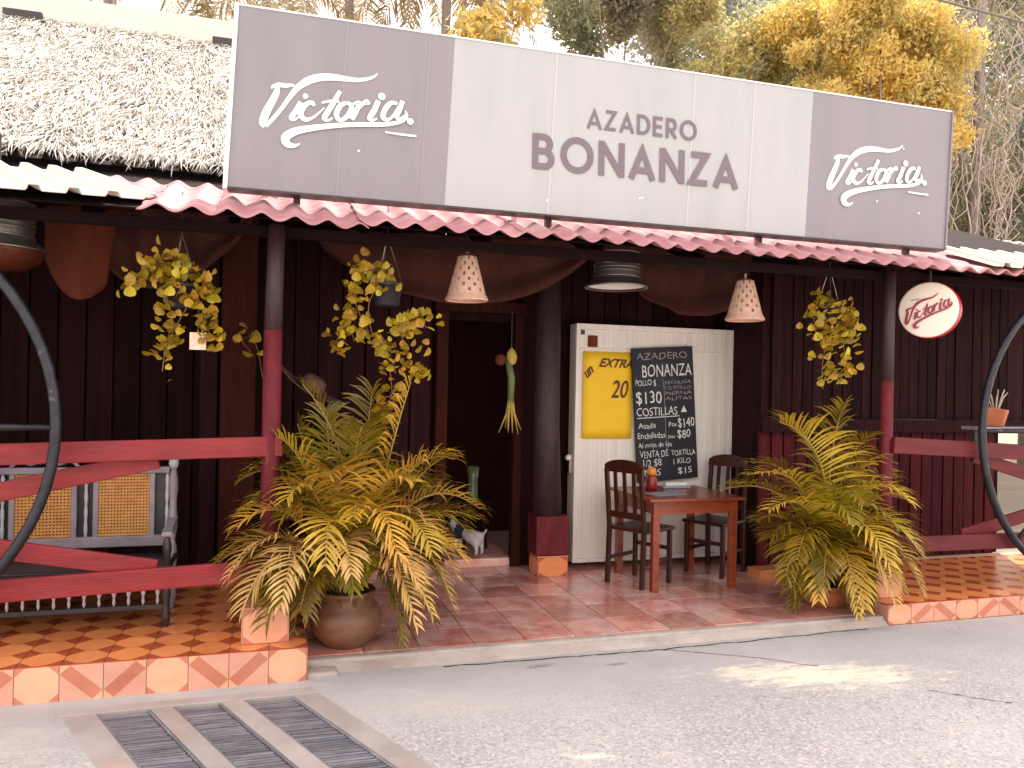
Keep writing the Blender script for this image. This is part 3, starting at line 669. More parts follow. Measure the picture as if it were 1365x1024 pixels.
for z0,z1 in((.58,.645),(1.035,1.075)):
    p=bt(-2.1,5.37,z0);q=bt(-.63,5.415,z1); MB().box(p[0],q[0],p[1],q[1],p[2],q[2]).build('back_rail','bench_wood',bn,bevel=.006)
b=MB()     # carved crest: scrolls
for s_ in range(3):
    cx=-1.78+s_*.45
    for sgn in(-1,1):
        pts=[bt(cx+sgn*(.02+.17*t),5.39,1.09+.05*math.sin(t*math.pi)*(1-t)+.02*math.cos(t*9)) for t in np.linspace(0,1,10)]
        b.tube(pts,[.022-.012*i/9 for i in range(10)],6)
b.build('carved_crest','bench_wood',bn,smooth=True)
for x in(-2.13,-.61):
    b=MB(); turned(b,x,5.40,.18,1.06,.03); b.build('end_post','bench_wood',bn,smooth=True)
    MB().lathe([(0,0),(.022,.0),(.03,.03),(.028,.07),(.012,.1),(0,.105)],10,bt(x,5.40,1.06)).build('finial','bead',bn,smooth=True)
    b=MB(); b.beam(bt(x,5.40,.74),bt(x+.02,4.96,.72),.06,.03); b.build('arm','bench_wood',bn,bevel=.008)
    b=MB(); turned(b,x+.02,4.98,.18,.70,.026); b.build('front_leg','bench_dark',bn,smooth=True)
    for k in range(4):
        b=MB(); turned(b,x+.01,5.06+k*.09,.53,.72,.010); b.build('arm_spindle','bead',bn,smooth=True)
p=bt(-2.16,4.96,.49);q=bt(-.58,5.42,.53); MB().box(p[0],q[0],p[1],q[1],p[2],q[2]).build('seat','bench_dark',bn,bevel=.01)
for z in(.45,.285):
    p=bt(-2.14,4.97,z);q=bt(-.6,5.0,z+.03); MB().box(p[0],q[0],p[1],q[1],p[2],q[2]).build('skirt_rail','bench_dark',bn,bevel=.004)
me=MB().lathe([(.004,0),(.010,.02),(.006,.045),(.014,.07),(.006,.095),(.010,.12),(.004,.135)],8).mesh('skirt_spindle','bead',True)
for k in range(20): inst(me,'skirt_spindle',bn,bt(-2.10+k*.077,4.985,.315))

# ---------------------------------------------------------------- white beadboard panel, poster, chalkboard
wp=thing('white_panel','tall white beadboard door panel propped against the dark wall behind the table','door panel',(2.49,6.38,PZ))
wp.rotation_euler=(0,0,0)
WW,WH=1.56,2.13
MB().box(0,WW,.03,.16,.05,WH).build('carcass','white_panel',wp,bevel=.004)
for a,c,z0,z1,nm in((0,.035,.05,WH,'stile'),(1.44,1.475,.05,WH,'stile'),(1.53,WW,.05,WH,'stile'),(.036,1.439,WH-.045,WH,'rail'),(.036,1.439,.05,.085,'rail'),(.036,1.439,1.905,1.92,'rail')):
    MB().box(a,c,.0,.029,z0,z1).build(nm,'white_panel',wp,bevel=.003)
bm_=MB().box(-.0221,.0221,0,.012,0,1).mesh('beadboard','white_panel')
for k in range(31):
    inst(bm_,'beadboard',wp,(.060+k*.0452,.016+random.uniform(-.001,.001),.086),(0,0,0),(1,1,WH-.045-.087))
MB().box(1.476,1.529,.012,.03,.05,WH).build('beadboard','white_panel',wp)
MB().box(.11,.20,.006,.0155,1.93,2.03).build('vent_plate','cloth_rust',wp)
MB().box(.045,.075,.0,.0155,2.035,2.075).build('corner_label','dark_metal',wp)
MB().tube([(-.03,.05,.96),(-.055,.02,.96),(-.055,-.01,.97)],.024,8).build('door_knob','white_enamel',wp,smooth=True)
MB().box(-.035,0,.03,.07,.82,.99).build('latch_plate','lamp_metal',wp,bevel=.004)
ps=thing('price_poster','yellow handwritten poster reading EXTRA 20 taped on the white panel','poster',(2.555,6.386,1.19))
MB().grid(lambda u,v:(.47*u,-.004-.006*math.sin(v*7+u*3)**2,.76*v),6,8).build('card','yellow_card',ps,solid=.002,smooth=True)
font('handwriting','un',.03,.52,.12,'marker',ps,y=-.016,shear=.4,rot=.75,sx=.8,offset=.003)
font('handwriting','EXTRA',.14,.63,.105,'marker',ps,y=-.016,shear=.45,rot=-.02,sx=1.0,offset=.003)
font('handwriting','20',.26,.36,.22,'marker',ps,y=-.016,shear=.25,rot=0,sx=.72,offset=.002)
cb=thing('chalkboard','tall black chalkboard menu headed BONANZA leaning on the white panel','chalkboard',(3.08,6.345,.80))
cb.rotation_euler=(0,R(-4.0),0)
MB().box(0,.60,0,.02,0,1.19).build('slate','slate',cb,bevel=.002)
CW=.60
def ch(text,x,z,size,width=None,m='chalk',shear=.0,off=0):
    o=font('chalk_line',text,0,0,size,m,cb,y=0,shear=shear,offset=off)
    xs_=[v.co.x for v in o.data.vertices]; wv=max(xs_)-min(xs_); k=(width/wv) if width else 1; mn=min(xs_)
    for v in o.data.vertices: v.co.x=(v.co.x-mn)*k; 
    seed=random.uniform(0,9)
    for v in o.data.vertices: v.co.z+=.004*math.sin(v.co.x*45+seed)+.0015*math.sin(v.co.x*170); v.co.x+=.002*math.sin(v.co.z*110+seed)
    o.location=(x,-.0016,z)
ch('AZADERO',.04,1.085,.085,.50,'chalk_faint')
ch('BONANZA',.09,.93,.155,.49,'chalk')
ch('POLLO $',.02,.855,.075,.20,'chalk'); ch('$130',.02,.695,.155,.25,'chalk')
for k,tx in enumerate(('PECHUGA','1/2 POLLO','PIERNA','ALITAS')): ch(tx,.31,.858-.048*k,.042,.26,'chalk_faint')
MB().box(.295,.299,-.0022,-.0008,.22,.90).build('chalk_rule','chalk_faint',cb)
ch('COSTILLAS',.02,.585,.105,.40,'chalk')
MB().face([(.455,-.0016,.60),(.515,-.0016,.60),(.485,-.0016,.66)]).build('chalk_triangle','chalk',cb)
MB().box(.02,.44,-.0022,-.0008,.565,.572).build('chalk_rule','chalk',cb)
ch('Asada',.03,.475,.07,.17,'chalk'); ch('Por',.33,.475,.06,.08); ch('$140',.42,.465,.12,.165,'chalk')
ch('Enchiladas',.02,.385,.075,.27,'chalk'); ch('por',.32,.375,.05,.07); ch('$80',.41,.37,.105,.13,'chalk')
ch('Al mojo de ajo',.02,.305,.062,.33,'chalk')
ch('VENTA DE',.03,.215,.085,.28,'chalk'); ch('TORTILLA',.34,.215,.07,.24,'chalk')
ch('1/2 $8',.06,.135,.09,.18,'chalk'); ch('1 KILO',.36,.14,.07,.17,'chalk')
ch('MAS',.07,.05,.08,.16,'chalk'); ch('$15',.40,.05,.08,.14,'chalk')

# ---------------------------------------------------------------- table and chairs
tb=thing('wooden_table','small square reddish wooden table in front of the chalkboard','table',(3.17,5.84,PZ))
MB().box(-.42,.42,-.40,.40,.70,.725).build('tabletop','table_wood',tb,bevel=.006)
for y in(-.34,.34): MB().box(-.36,.36,y-.012,y+.012,.60,.699).build('apron','table_wood',tb,bevel=.002)
for x in(-.35,.33): MB().box(x-.012,x+.012,-.32,.32,.60,.699).build('apron','table_wood',tb,bevel=.002)
for x in(-.34,.34):
    for y in(-.33,.33): MB().box(x-.028,x+.028,y-.028,y+.028,0,.6995).build('leg','table_wood',tb,bevel=.004)
jr=thing('sauce_jar','small dark red jar with an orange top on the table','jar',(3.04,6.0,PZ+.726))
MB().lathe([(0,0),(.045,0),(.05,.02),(.05,.09),(.04,.11),(.038,.12),(0,.12)],20).build('body','red_glaze',jr,smooth=True)
MB().lathe([(0,.118),(.034,.121),(.042,.15),(.03,.185),(0,.195)],16).build('lid','orange_fruit',jr,smooth=True)
pp=thing('menu_sheet','pale blue menu sheet lying flat on the wooden table','menu',(3.02,5.72,PZ+.7265),rz=.2)
MB().box(-.15,.15,-.10,.10,0,.003).build('sheet','paper_blue',pp)
pp2=thing('napkin_holder','low grey napkin tray on the far edge of the table','napkin tray',(3.3,6.08,PZ+.7265))
MB().box(-.13,.13,-.05,.05,0,.02).build('tray','paper_blue',pp2,bevel=.005); MB().box(-.10,.10,-.03,.03,.0201,.05).build('napkins','white_enamel',pp2,bevel=.004)
def chair(label,loc,rz):      # backrest at -x, sitter faces +x
    t=thing('wooden_chair',label,'chair',loc,'wooden chairs at the table',rz)
    for y in(-.17,.17):
        MB().beam((-.20,y,0),(-.185,y,.45),.034,.034,up=(0,1,0)).beam((-.185,y,.45),(-.235,y,.93),.032,.032,up=(0,1,0)).build('rear_leg','chair_wood',t,bevel=.003)
        MB().beam((.17,y,0),(.17,y,.43),.034,.034,up=(0,1,0)).build('front_leg','chair_wood',t,bevel=.003)
        MB().beam((-.18,y,.2),(.16,y,.2),.02,.03).build('stretcher','chair_wood',t)
    MB().box(-.19,.21,-.20,.20,.4305,.46).build('seat','chair_wood',t,bevel=.008)
    MB().beam((.17,-.15,.28),(.17,.15,.28),.02,.03).build('stretcher','chair_wood',t)
    # arched top rail
    b=MB(); n=10
    for k in range(n):
        y0=-.187+.374*k/n; y1=-.187+.374*(k+1)/n
        h=lambda y:.93+.075*math.sqrt(max(0,1-(y/.2)**2)); lo=.90
        b.hexa([(-.222-.01,y0,lo),(-.222+.014,y0,lo),(-.222+.014,y1,lo),(-.222-.01,y1,lo),(-.245,y0,h(y0)),(-.222,y0,h(y0)),(-.222,y1,h(y1)),(-.245,y1,h(y1))])
    b.build('top_rail','chair_wood',t)
    MB().beam((-.195,-.15,.56),(-.195,.15,.56),.022,.05).build('lower_rail','chair_wood',t)
    for y in(-.09,0,.09): MB().beam((-.197,y,.58),(-.228,y,.905),.032,.012,up=(1,0,0)).build('back_slat','chair_wood',t)
    return t
chair('dark wooden chair at the left end of the table, slatted back towards the doorway',(2.86,5.83,PZ),R(28))
chair('dark wooden chair tucked in at the right end of the table beside the palm',(3.66,6.02,PZ),R(180+30))

# ---------------------------------------------------------------- dog
dg=thing('small_dog','small white dog with a black shoulder patch standing at the doorway, seen from behind','dog',(1.67,6.84,.131))
dg.rotation_euler=(0,0,R(125))
V_=[(-.02,0,.17,.052),(.07,0,.175,.050),(.14,0,.19,.045),(-.10,0,.17,.055),(-.145,0,.175,.045),
 (.18,0,.235,.034),(.215,0,.27,.036),(.26,0,.262,.018),
 (-.12,.035,.10,.028),(-.135,.037,.05,.014),(-.125,.037,.01,.015),(-.12,-.035,.10,.028),(-.135,-.037,.05,.014),(-.125,-.037,.01,.015),
 (.12,.032,.11,.022),(.12,.034,.05,.013),(.128,.034,.01,.014),(.12,-.032,.11,.022),(.12,-.034,.05,.013),(.128,-.034,.01,.014),
 (-.18,0,.20,.012),(-.215,0,.245,.008)]
E_=[(0,1),(1,2),(0,3),(3,4),(2,5),(5,6),(6,7),(3,8),(8,9),(9,10),(3,11),(11,12),(12,13),(2,14),(14,15),(15,16),(2,17),(17,18),(18,19),(4,20),(20,21)]
me=bpy.data.meshes.new('body'); me.from_pydata([v[:3] for v in V_],E_,[]); ob=bpy.data.objects.new('tmp',me); C.objects.link(ob)
md=ob.modifiers.new('s','SKIN'); 
for i,v in enumerate(V_): me.skin_vertices[0].data[i].radius=(v[3],v[3])
me.skin_vertices[0].data[0].use_root=True
ob.modifiers.new('ss','SUBSURF').levels=2
bpy.context.view_layer.update()
m2=bpy.data.meshes.new_from_object(ob.evaluated_get(bpy.context.evaluated_depsgraph_get())); bpy.data.objects.remove(ob)
m2.materials.clear(); m2.materials.append(MT['dog_white']); m2.materials.append(MT['dog_black'])
for p in m2.polygons:
    p.use_smooth=True; c_=p.center
    if (.03<c_.x<.13 and c_.z>.12) or (c_.x>.19 and c_.y>-.008 and c_.x<.25 and c_.z>.25): p.material_index=1
bo=bpy.data.objects.new('body',m2); C.objects.link(bo); bo.parent=dg
for y in(-.028,.028): MB().hexa([(.195,y-.012,.285),(.215,y-.012,.285),(.215,y+.012,.285),(.195,y+.012,.285),(.190,y-.002,.325),(.200,y-.002,.325),(.200,y+.004,.325),(.190,y+.004,.325)]).build('ear','dog_black',dg)

# ---------------------------------------------------------------- lamps
def cone_lamp(label,loc):
    t=thing('wicker_lamp',label,'lamp',loc,'cone shaped wicker lamps')
    rows,cols=8,36; b=MB(); H_=.31
    rr=lambda v:.068+.085*(1-v)**1.0+.012*max(0,.12-v)/.12
    def P(c_,v): a=2*math.pi*c_/cols; return (rr(v)*math.cos(a),rr(v)*math.sin(a),H_*v-.31)
    sub=3
    for r in range(rows*sub):
        for c_ in range(cols):
            row=r//sub; hole=(r%sub!=0) and ((c_+2*(row%2))%4==0) and 0<row<rows
            if hole: continue
            v0,v1=r/(rows*sub),(r+1)/(rows*sub); b.face([P(c_,v0),P(c_+1,v0),P(c_+1,v1),P(c_,v1)])
    b.build('shade','wicker',t,solid=.008)
    MB().tube([(.155*math.cos(k*.2618),.155*math.sin(k*.2618),-.31) for k in range(24)],.009,6,closed=True).build('rim','wicker',t,smooth=True)
    MB().lathe([(.072,0),(.05,.015),(.01,.02),(.01,.06)],16).build('cap','wicker',t,smooth=True)
    MB().tube([(0,0,.02),(0,0,.36)],.006,6).build('cord','dark_metal',t)
    MB().lathe([(0,-.16),(.02,-.155),(.03,-.13),(.02,-.09),(.012,-.07),(.012,.0)],12).build('bulb','white_enamel',t,smooth=True)
    t.scale=(.9,.9,.95); return t
cone_lamp('cone wicker lamp hanging left of the doorway, above the husk ornament',(1.25,5.3,2.51))
cone_lamp('cone wicker lamp hanging over the right corner of the white panel',(3.45,5.3,2.47))
def drum_lamp(label,loc,s=1,amber=False):
    t=thing('metal_lamp',label,'lamp',loc)
    MB().lathe([(0,.24*s),(.16*s,.24*s),(.165*s,.235*s),(.165*s,.06*s),(.175*s,.04*s),(.225*s,.0),(.23*s,-.012*s),(.222*s,-.014*s),(.17*s,.028*s),(.15*s,.05*s),(.15*s,.225*s),(0,.23*s)],32).build('housing','dark_metal' if not amber else 'lamp_metal',t,smooth=False)
    for z in(.235,.15,.125,.10,.06): MB().tube([(.168*s*math.cos(k*.196),.168*s*math.sin(k*.196),z*s) for k in range(32)],.005*s,6,closed=True).build('band','lamp_metal',t,smooth=True)
    MB().tube([(.226*s*math.cos(k*.196),.226*s*math.sin(k*.196),-.010*s) for k in range(32)],.007*s,6,closed=True).build('brim_ring','lamp_metal',t,smooth=True)
    MB().lathe([(.0,.045*s),(.15*s,.03*s),(.215*s,-.006*s)],32).build('reflector','white_enamel',t,smooth=True)
    MB().tube([(0,0,.24*s),(0,0,.24*s+.4)],.007,6).build('rod','dark_metal',t)
    if amber: MB().lathe([(.215*s,-.016*s),(.20*s,-.06*s),(.14*s,-.11*s),(.0,-.13*s)],32).build('glass_bowl','amber_glass',t,smooth=True)
    return t
drum_lamp('flat brimmed dark metal drum lamp hanging above the chalkboard panel',(2.37,5.3,2.375))
drum_lamp('metal drum lamp with amber glass bowl at the far left under the eave',(-1.56,5.25,2.37),1.1,True)

# ---------------------------------------------------------------- cloth swags under the roof
def swag(label,x0,x1,y,zt0,zt1,drop,skew=.5,m='cloth_brown'):
    t=thing('cloth_swag',label,'cloth swag',((x0+x1)/2,y,zt0),'cloth swags draped under the porch roof')
    def fn(u,v):
        x=x0+(x1-x0)*u; e=4*u*(1-u); e=e**.7; e*=1+skew*(.5-u)
        zt=zt0+(zt1-zt0)*u
        return (x-(x0+x1)/2, .10*math.sin(v*9+u*4)*v*.5+.04*math.sin(u*31), zt-zt0-drop*e*v)
    MB().grid(fn,40,14).build('drape',m,t,smooth=True,solid=.006); return t
swag('brown cloth swag drooping under the eave above the left bench',-1.28,-.16,5.95,2.80,2.84,.55,.6)
rl=thing('cloth_roll','rust orange cloth lobe hanging under the eave beside the amber lamp','cloth',(-1.18,5.88,2.76))
MB().grid(lambda u,v:(-.30+.44*u*(1-.15*v),-.10*math.sin(u*math.pi),-(.12+.50*math.sin((.12+.62*u)*math.pi)**.8)*v),18,10).build('drape','cloth_rust',rl,smooth=True,solid=.006)
swag('dark red cloth swag drooping under the roof above the doorway',.25,2.55,6.1,2.78,2.86,.55,-.1)
swag('dark red cloth swag drooping above the white panel and right cone lamp',2.6,4.2,6.1,2.86,2.84,.58,-.2)

# ---------------------------------------------------------------- hanging plants (each leaf an object)
def leaf_mesh(s=.05):
    b=MB(); o=[(0,0),(.46,.16),(.56,.46),(.40,.84),(.0,1.15)]
    L_=[(-x*s,y*s,-.10*s*abs(x)*4+(-.12*s*y*y)) for x,y in o]; Rr=[(x*s,y*s,-.10*s*abs(x)*4+(-.12*s*y*y)) for x,y in o]
    Rr=[(-a,b_,c_) for a,b_,c_ in L_]
    mid=[(0,y*s,.04*s-.12*s*y*y) for x,y in o]
    for i in range(4):
        if i==0:
            b.face([L_[0],mid[1],L_[1]]); b.face([L_[0],Rr[1],mid[1]])
        elif i==3:
            b.face([L_[3],mid[3],L_[4]]); b.face([mid[3],Rr[3],L_[4]])
        else:
            b.face([L_[i],mid[i],mid[i+1],L_[i+1]]); b.face([mid[i],Rr[i],Rr[i+1],mid[i+1]])
    return b.mesh('leaf','vine_leaf')
LEAF=leaf_mesh(.056)
def hang_plant(label,loc,trails,pot_r=.10,leaves=90,seed=1,scale=1.0,pot=True,top=.32):
    rg=random.Random(seed)
    t=thing('hanging_plant',label,'hanging plant',loc,'pothos plants hanging under the porch roof')
    if pot:
        MB().lathe([(0,-.13),(pot_r*.72,-.13),(pot_r*.8,-.12),(pot_r,.0),(pot_r*1.06,.0),(pot_r*1.06,.02),(pot_r*.94,.02),(pot_r*.9,-.01),(0,-.015)],18).build('pot','pot_grey',t,smooth=True)
        for k in range(3):
            a=k*2.094; MB().tube([(pot_r*math.cos(a),pot_r*math.sin(a),.01),(0,0,top)],.003,4).build('hanger_wire','lamp_metal',t)
        MB().tube([(0,0,top),(0,0,top+.25)],.004,5).build('hanger_wire','lamp_metal',t)
    per=max(4,leaves//len(trails))
    for tr in trails:
        pts=smooth_pts([(p[0],p[2],p[1]) for p in tr],6); P=[Vector((a,c_,b_)) for a,b_,c_ in pts]
        MB().tube(P,.0035,4).build('vine','vine_stem',t)
        for k in range(per):
            q=P[min(len(P)-1,int(rg.uniform(.05,1)*len(P)))]+Vector([rg.gauss(0,.036),rg.gauss(0,.03),rg.gauss(0,.036)])
            az=rg.uniform(-1.2,1.2)+math.pi; s_=rg.uniform(.55,1.15)*scale
            inst(LEAF,'leaf',t,q,(rg.uniform(.2,1.5),rg.uniform(-.5,.5),az),(s_,s_,s_))
    return t
hang_plant('yellow-green pothos in a hanging pot above the left bench',(-.55,5.05,2.17),[
 [(0,0,.04),(-.12,-.05,.08),(-.24,-.05,.02),(-.30,-.04,-.06)],[(0,0,.04),(.08,-.06,.10),(.15,-.06,.0),(.18,-.05,-.12)],
 [(-.03,-.06,.03),(-.06,-.12,-.08),(-.03,-.12,-.2),(-.06,-.11,-.33)],[(0,-.06,.02),(.05,-.12,-.1),(.0,-.12,-.22),(-.06,-.11,-.36),(-.08,-.1,-.5)],
 [(.04,-.05,.03),(.12,-.1,-.1),(.16,-.1,-.25),(.2,-.09,-.3)],[(-.02,-.06,.1),(-.1,-.1,.13),(-.17,-.08,.08)]],seed=4,leaves=250)
pl_=thing('plant_tag','small brown card hanging among the leaves of the left pothos','card',(-.44,4.93,1.86))
MB().box(-.045,.045,0,.006,-.06,.04).build('card','wicker',pl_)
MB().tube([(0,.003,.04),(.0,.003,.30)],.002,4).build('string','vine_stem',pl_)
hang_plant('tall trailing pothos in a grey hanging pot above the left palm',(.66,5.0,2.24),[
 [(0,0,.04),(-.12,-.05,.07),(-.22,-.06,-.02),(-.24,-.06,-.2),(-.2,-.07,-.36)],[(0,0,.04),(-.05,-.08,.09),(-.17,-.1,.05),(-.2,-.1,-.12),(-.12,-.11,-.3)],
 [(-.03,-.06,.03),(-.12,-.12,-.12),(-.1,-.12,-.3),(.0,-.12,-.42),(.05,-.12,-.55)],[(0,-.06,-.3),(.1,-.12,-.26),(.18,-.12,-.2),(.24,-.11,-.26)],
 [(.06,-.06,-.25),(.12,-.1,-.4),(.16,-.1,-.52),(.2,-.09,-.56)],[(.0,-.06,-.38),(.02,-.1,-.55),(.03,-.1,-.7),(-.02,-.1,-.78),(.08,-.1,-.80)],
 [(-.2,-.06,-.2),(-.28,-.06,-.3),(-.32,-.05,-.4)]],seed=9,leaves=290)
hang_plant('sparse pothos with pale leaves hanging above the right palm beside the post',(3.98,5.0,2.25),[
 [(0,0,.03),(-.12,-.04,.06),(-.18,-.06,-.05),(-.16,-.06,-.2)],[(-.02,-.05,.03),(-.12,-.1,-.06),(-.1,-.1,-.2),(-.13,-.1,-.45),(-.12,-.1,-.6)],
 [(.04,-.05,.02),(.05,-.1,-.12),(-.05,-.1,-.22),(-.1,-.1,-.28)],[(.05,-.06,.0),(.1,-.1,-.1),(.12,-.1,-.2)],
 [(.03,-.06,-.1),(.06,-.1,-.3),(.08,-.1,-.45),(.02,-.1,-.52),(-.04,-.1,-.5)]],seed=13,leaves=250)
hang_plant('little cut sprig with pale leaves hanging beside the left porch post',(-.17,5.9,1.95),[[(0,0,0),(.03,-.03,-.06),(.06,-.03,-.18),(.08,-.02,-.30)],[(0,0,0),(-.06,-.03,-.04),(.0,-.03,-.12)]],pot=False,leaves=12,seed=21,scale=1.2)

# ---------------------------------------------------------------- potted areca palms
def frond_mb(p0,p1,p2,n=25,ll=.33,seed=0,wl=.017,fold=.35):
    rg=random.Random(seed); p0,p1,p2=map(Vector,(p0,p1,p2)); b=MB()
    bez=lambda t:p0*(1-t)**2+p1*2*t*(1-t)+p2*t*t
    tan=lambda t:((p1-p0)*(1-t)+(p2-p1)*t).normalized()
    b.tube([bez(k/12) for k in range(13)],[.009*(1-k/14)+.0015 for k in range(13)],5,mi=1)
    for k in range(n):
        t=.25+.75*(k+.5)/n; p=bez(t); T=tan(t)
        u=Vector((0,0,1)); sd=T.cross(u)
        if sd.length<.1: sd=T.cross(Vector((0,-1,0)))
        sd.normalize(); up=sd.cross(T).normalized()
        prof=math.sin(math.pi*min(1,.18+.82*((t-.25)/.75))**.8) if t<.99 else .3
        L_=ll*(.35+.65*prof)*rg.uniform(.78,1.1)
        for sgn in(-1,1):
            a=R(70-30*((t-.25)/.75))+rg.uniform(-.2,.2)
            d=(sd*sgn*math.sin(a)+T*math.cos(a)+up*(fold+rg.uniform(-.15,.15))).normalized()
            q=p.copy(); w_=wl*rg.uniform(.8,1.15); segs=4; prev=None; dd=d.copy()
            for s_ in range(segs+1):
                f=s_/segs; ww=w_*(.45+1.1*f if f<.35 else 1-.95*((f-.35)/.65)**1.5)/2*1.1
                nrm=dd.cross(sd*sgn if abs(dd.dot(sd))<.9 else up); wdir=dd.cross(up).normalized()
                pr=(q-wdir*ww,q+wdir*ww)
                if prev: b.face([prev[0],prev[1],pr[1],pr[0]])
                prev=pr; q=q+dd*L_/segs; dd=(dd+Vector((0,0,-.20-.22*s_*.5))*rg.uniform(.6,1.2)*.8).normalized()
    return b
def palm(label,loc,fronds,group,seed,lift=.12):
    t=thing('potted_palm',label,'potted palm',loc,group)
    rg=random.Random(seed); ex=[]
    fronds=[(p1,(p2[0],p2[1],p2[2]+(lift if p2[2]<.5 else .03)),m,kw) for p1,p2,m,kw in fronds]
    for p1,p2,m,kw in fronds:
        k2=dict(kw); j=lambda:rg.uniform(-.12,.12)
        if p2[2]>1.25 or (p2[2]<.45 and abs(p2[0])<.3 and lift>0): continue
        out=1.0 if p2[2]>.9 else .85      # inner fronds: darker green deepens the crown's shade; arching outwards and down
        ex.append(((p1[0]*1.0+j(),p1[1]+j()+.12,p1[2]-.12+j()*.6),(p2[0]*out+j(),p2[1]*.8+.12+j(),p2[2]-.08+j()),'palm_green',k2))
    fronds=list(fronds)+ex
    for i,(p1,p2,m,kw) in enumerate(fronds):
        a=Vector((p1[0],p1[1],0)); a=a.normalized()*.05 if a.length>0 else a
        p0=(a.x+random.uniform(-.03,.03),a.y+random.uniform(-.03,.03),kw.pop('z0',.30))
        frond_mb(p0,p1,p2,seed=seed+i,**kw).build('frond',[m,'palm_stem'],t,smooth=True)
    return t
G,Y_,Dd='palm_green','palm_gold','palm_dry'
# left palm: pot centre (.43,4.78); image: 221 px per metre
FL=[((-.20,-.05,1.15),(-.42,-.10,1.22),Y_,{}),((.05,.0,1.2),(-.28,-.05,1.52),G,{}),((.22,.02,1.1),(.36,-.02,1.55),Y_,{}),((.1,.1,1.2),(.15,.15,1.5),G,{}),
 ((.30,-.05,1.25),(.62,-.10,1.08),Y_,{}),((.35,-.10,1.15),(.78,-.15,.78),Y_,{}),((.30,-.15,1.25),(.62,-.28,.30),Dd,dict(ll=.24)),((.38,-.02,.95),(.80,-.05,.70),G,{}),
 ((.10,-.30,1.22),(.22,-.52,.60),Y_,dict(ll=.27)),((-.14,-.28,1.15),(-.16,-.52,.55),Y_,dict(ll=.27)),((-.30,-.1,1.05),(-.62,-.18,.72),Y_,{}),((-.36,-.12,.95),(-.66,-.20,.36),Dd,dict(ll=.26)),
 ((-.30,-.25,.95),(-.38,-.48,.26),Dd,dict(ll=.24)),((.14,-.30,.95),(.34,-.50,.34),Dd,dict(ll=.25)),((.22,-.25,.85),(.44,-.42,.14),Dd,dict(ll=.22)),((-.08,-.30,.95),(-.02,-.50,.50),Dd,dict(ll=.22)),
 ((-.32,.05,1.2),(-.58,.0,.98),G,{}),((-.40,-.05,.85),(-.72,-.05,.50),G,{}),((.28,.1,1.2),(.55,.15,.9),G,{}),((.05,-.22,1.1),(-.02,-.55,.82),G,dict(ll=.26)),
 ((.30,-.2,1.05),(.42,-.48,.60),Y_,dict(ll=.25)),((-.15,.1,1.1),(-.35,.2,1.0),G,{}),((-.05,-.2,.8),(.08,-.42,.44),G,dict(ll=.2)),((-.22,-.22,.7),(-.28,-.40,.2),G,dict(ll=.22)),
 ((.2,-.1,.9),(.50,-.2,.42),G,dict(ll=.24)),((-.2,-.2,1.2),(-.36,-.4,.9),Y_,dict(ll=.26)),((.38,-.2,.9),(.66,-.3,.5),Y_,dict(ll=.24)),((-.12,.15,1.1),(-.12,.25,1.36),G,{}),((.05,.15,1.15),(.28,.2,1.38),G,{}),((-.2,.1,1.0),(-.30,.1,1.28),G,{}),((.12,-.15,1.15),(.30,-.38,.98),Y_,{}),((-.05,-.15,1.2),(-.16,-.40,1.02),Y_,{}),((.0,.0,1.15),(.05,-.20,1.28),G,{}),((-.36,-.15,.9),(-.58,-.3,.20),Dd,{}),((.36,-.15,1.0),(.60,-.25,.12),Dd,dict(ll=.22)),((-.25,-.2,.9),(-.46,-.35,.12),G,{}),((.2,-.3,.9),(.34,-.48,.10),Dd,dict(ll=.22))]
tp=palm('golden-green areca palm in a round clay urn beside the left platform',(.43,4.80,PZ),FL,'potted areca palms flanking the entrance',100)
MB().lathe([(0,0),(.11,0),(.15,.03),(.205,.10),(.215,.165),(.19,.235),(.15,.275),(.155,.30),(.175,.325),(.165,.335),(.14,.31),(.13,.28),(0,.27)],32).build('urn','clay',tp,smooth=True)
MB().lathe([(0,.30),(.145,.295)],20).build('soil','soil',tp)
for k in range(3):
    a=-1.9+k*.55; MB().tube([(.165*math.cos(a),.165*math.sin(a),.262),(.185*math.cos(a),.185*math.sin(a),.29),(.160*math.cos(a),.160*math.sin(a),.30)],.009,6).build('handle','clay',tp)
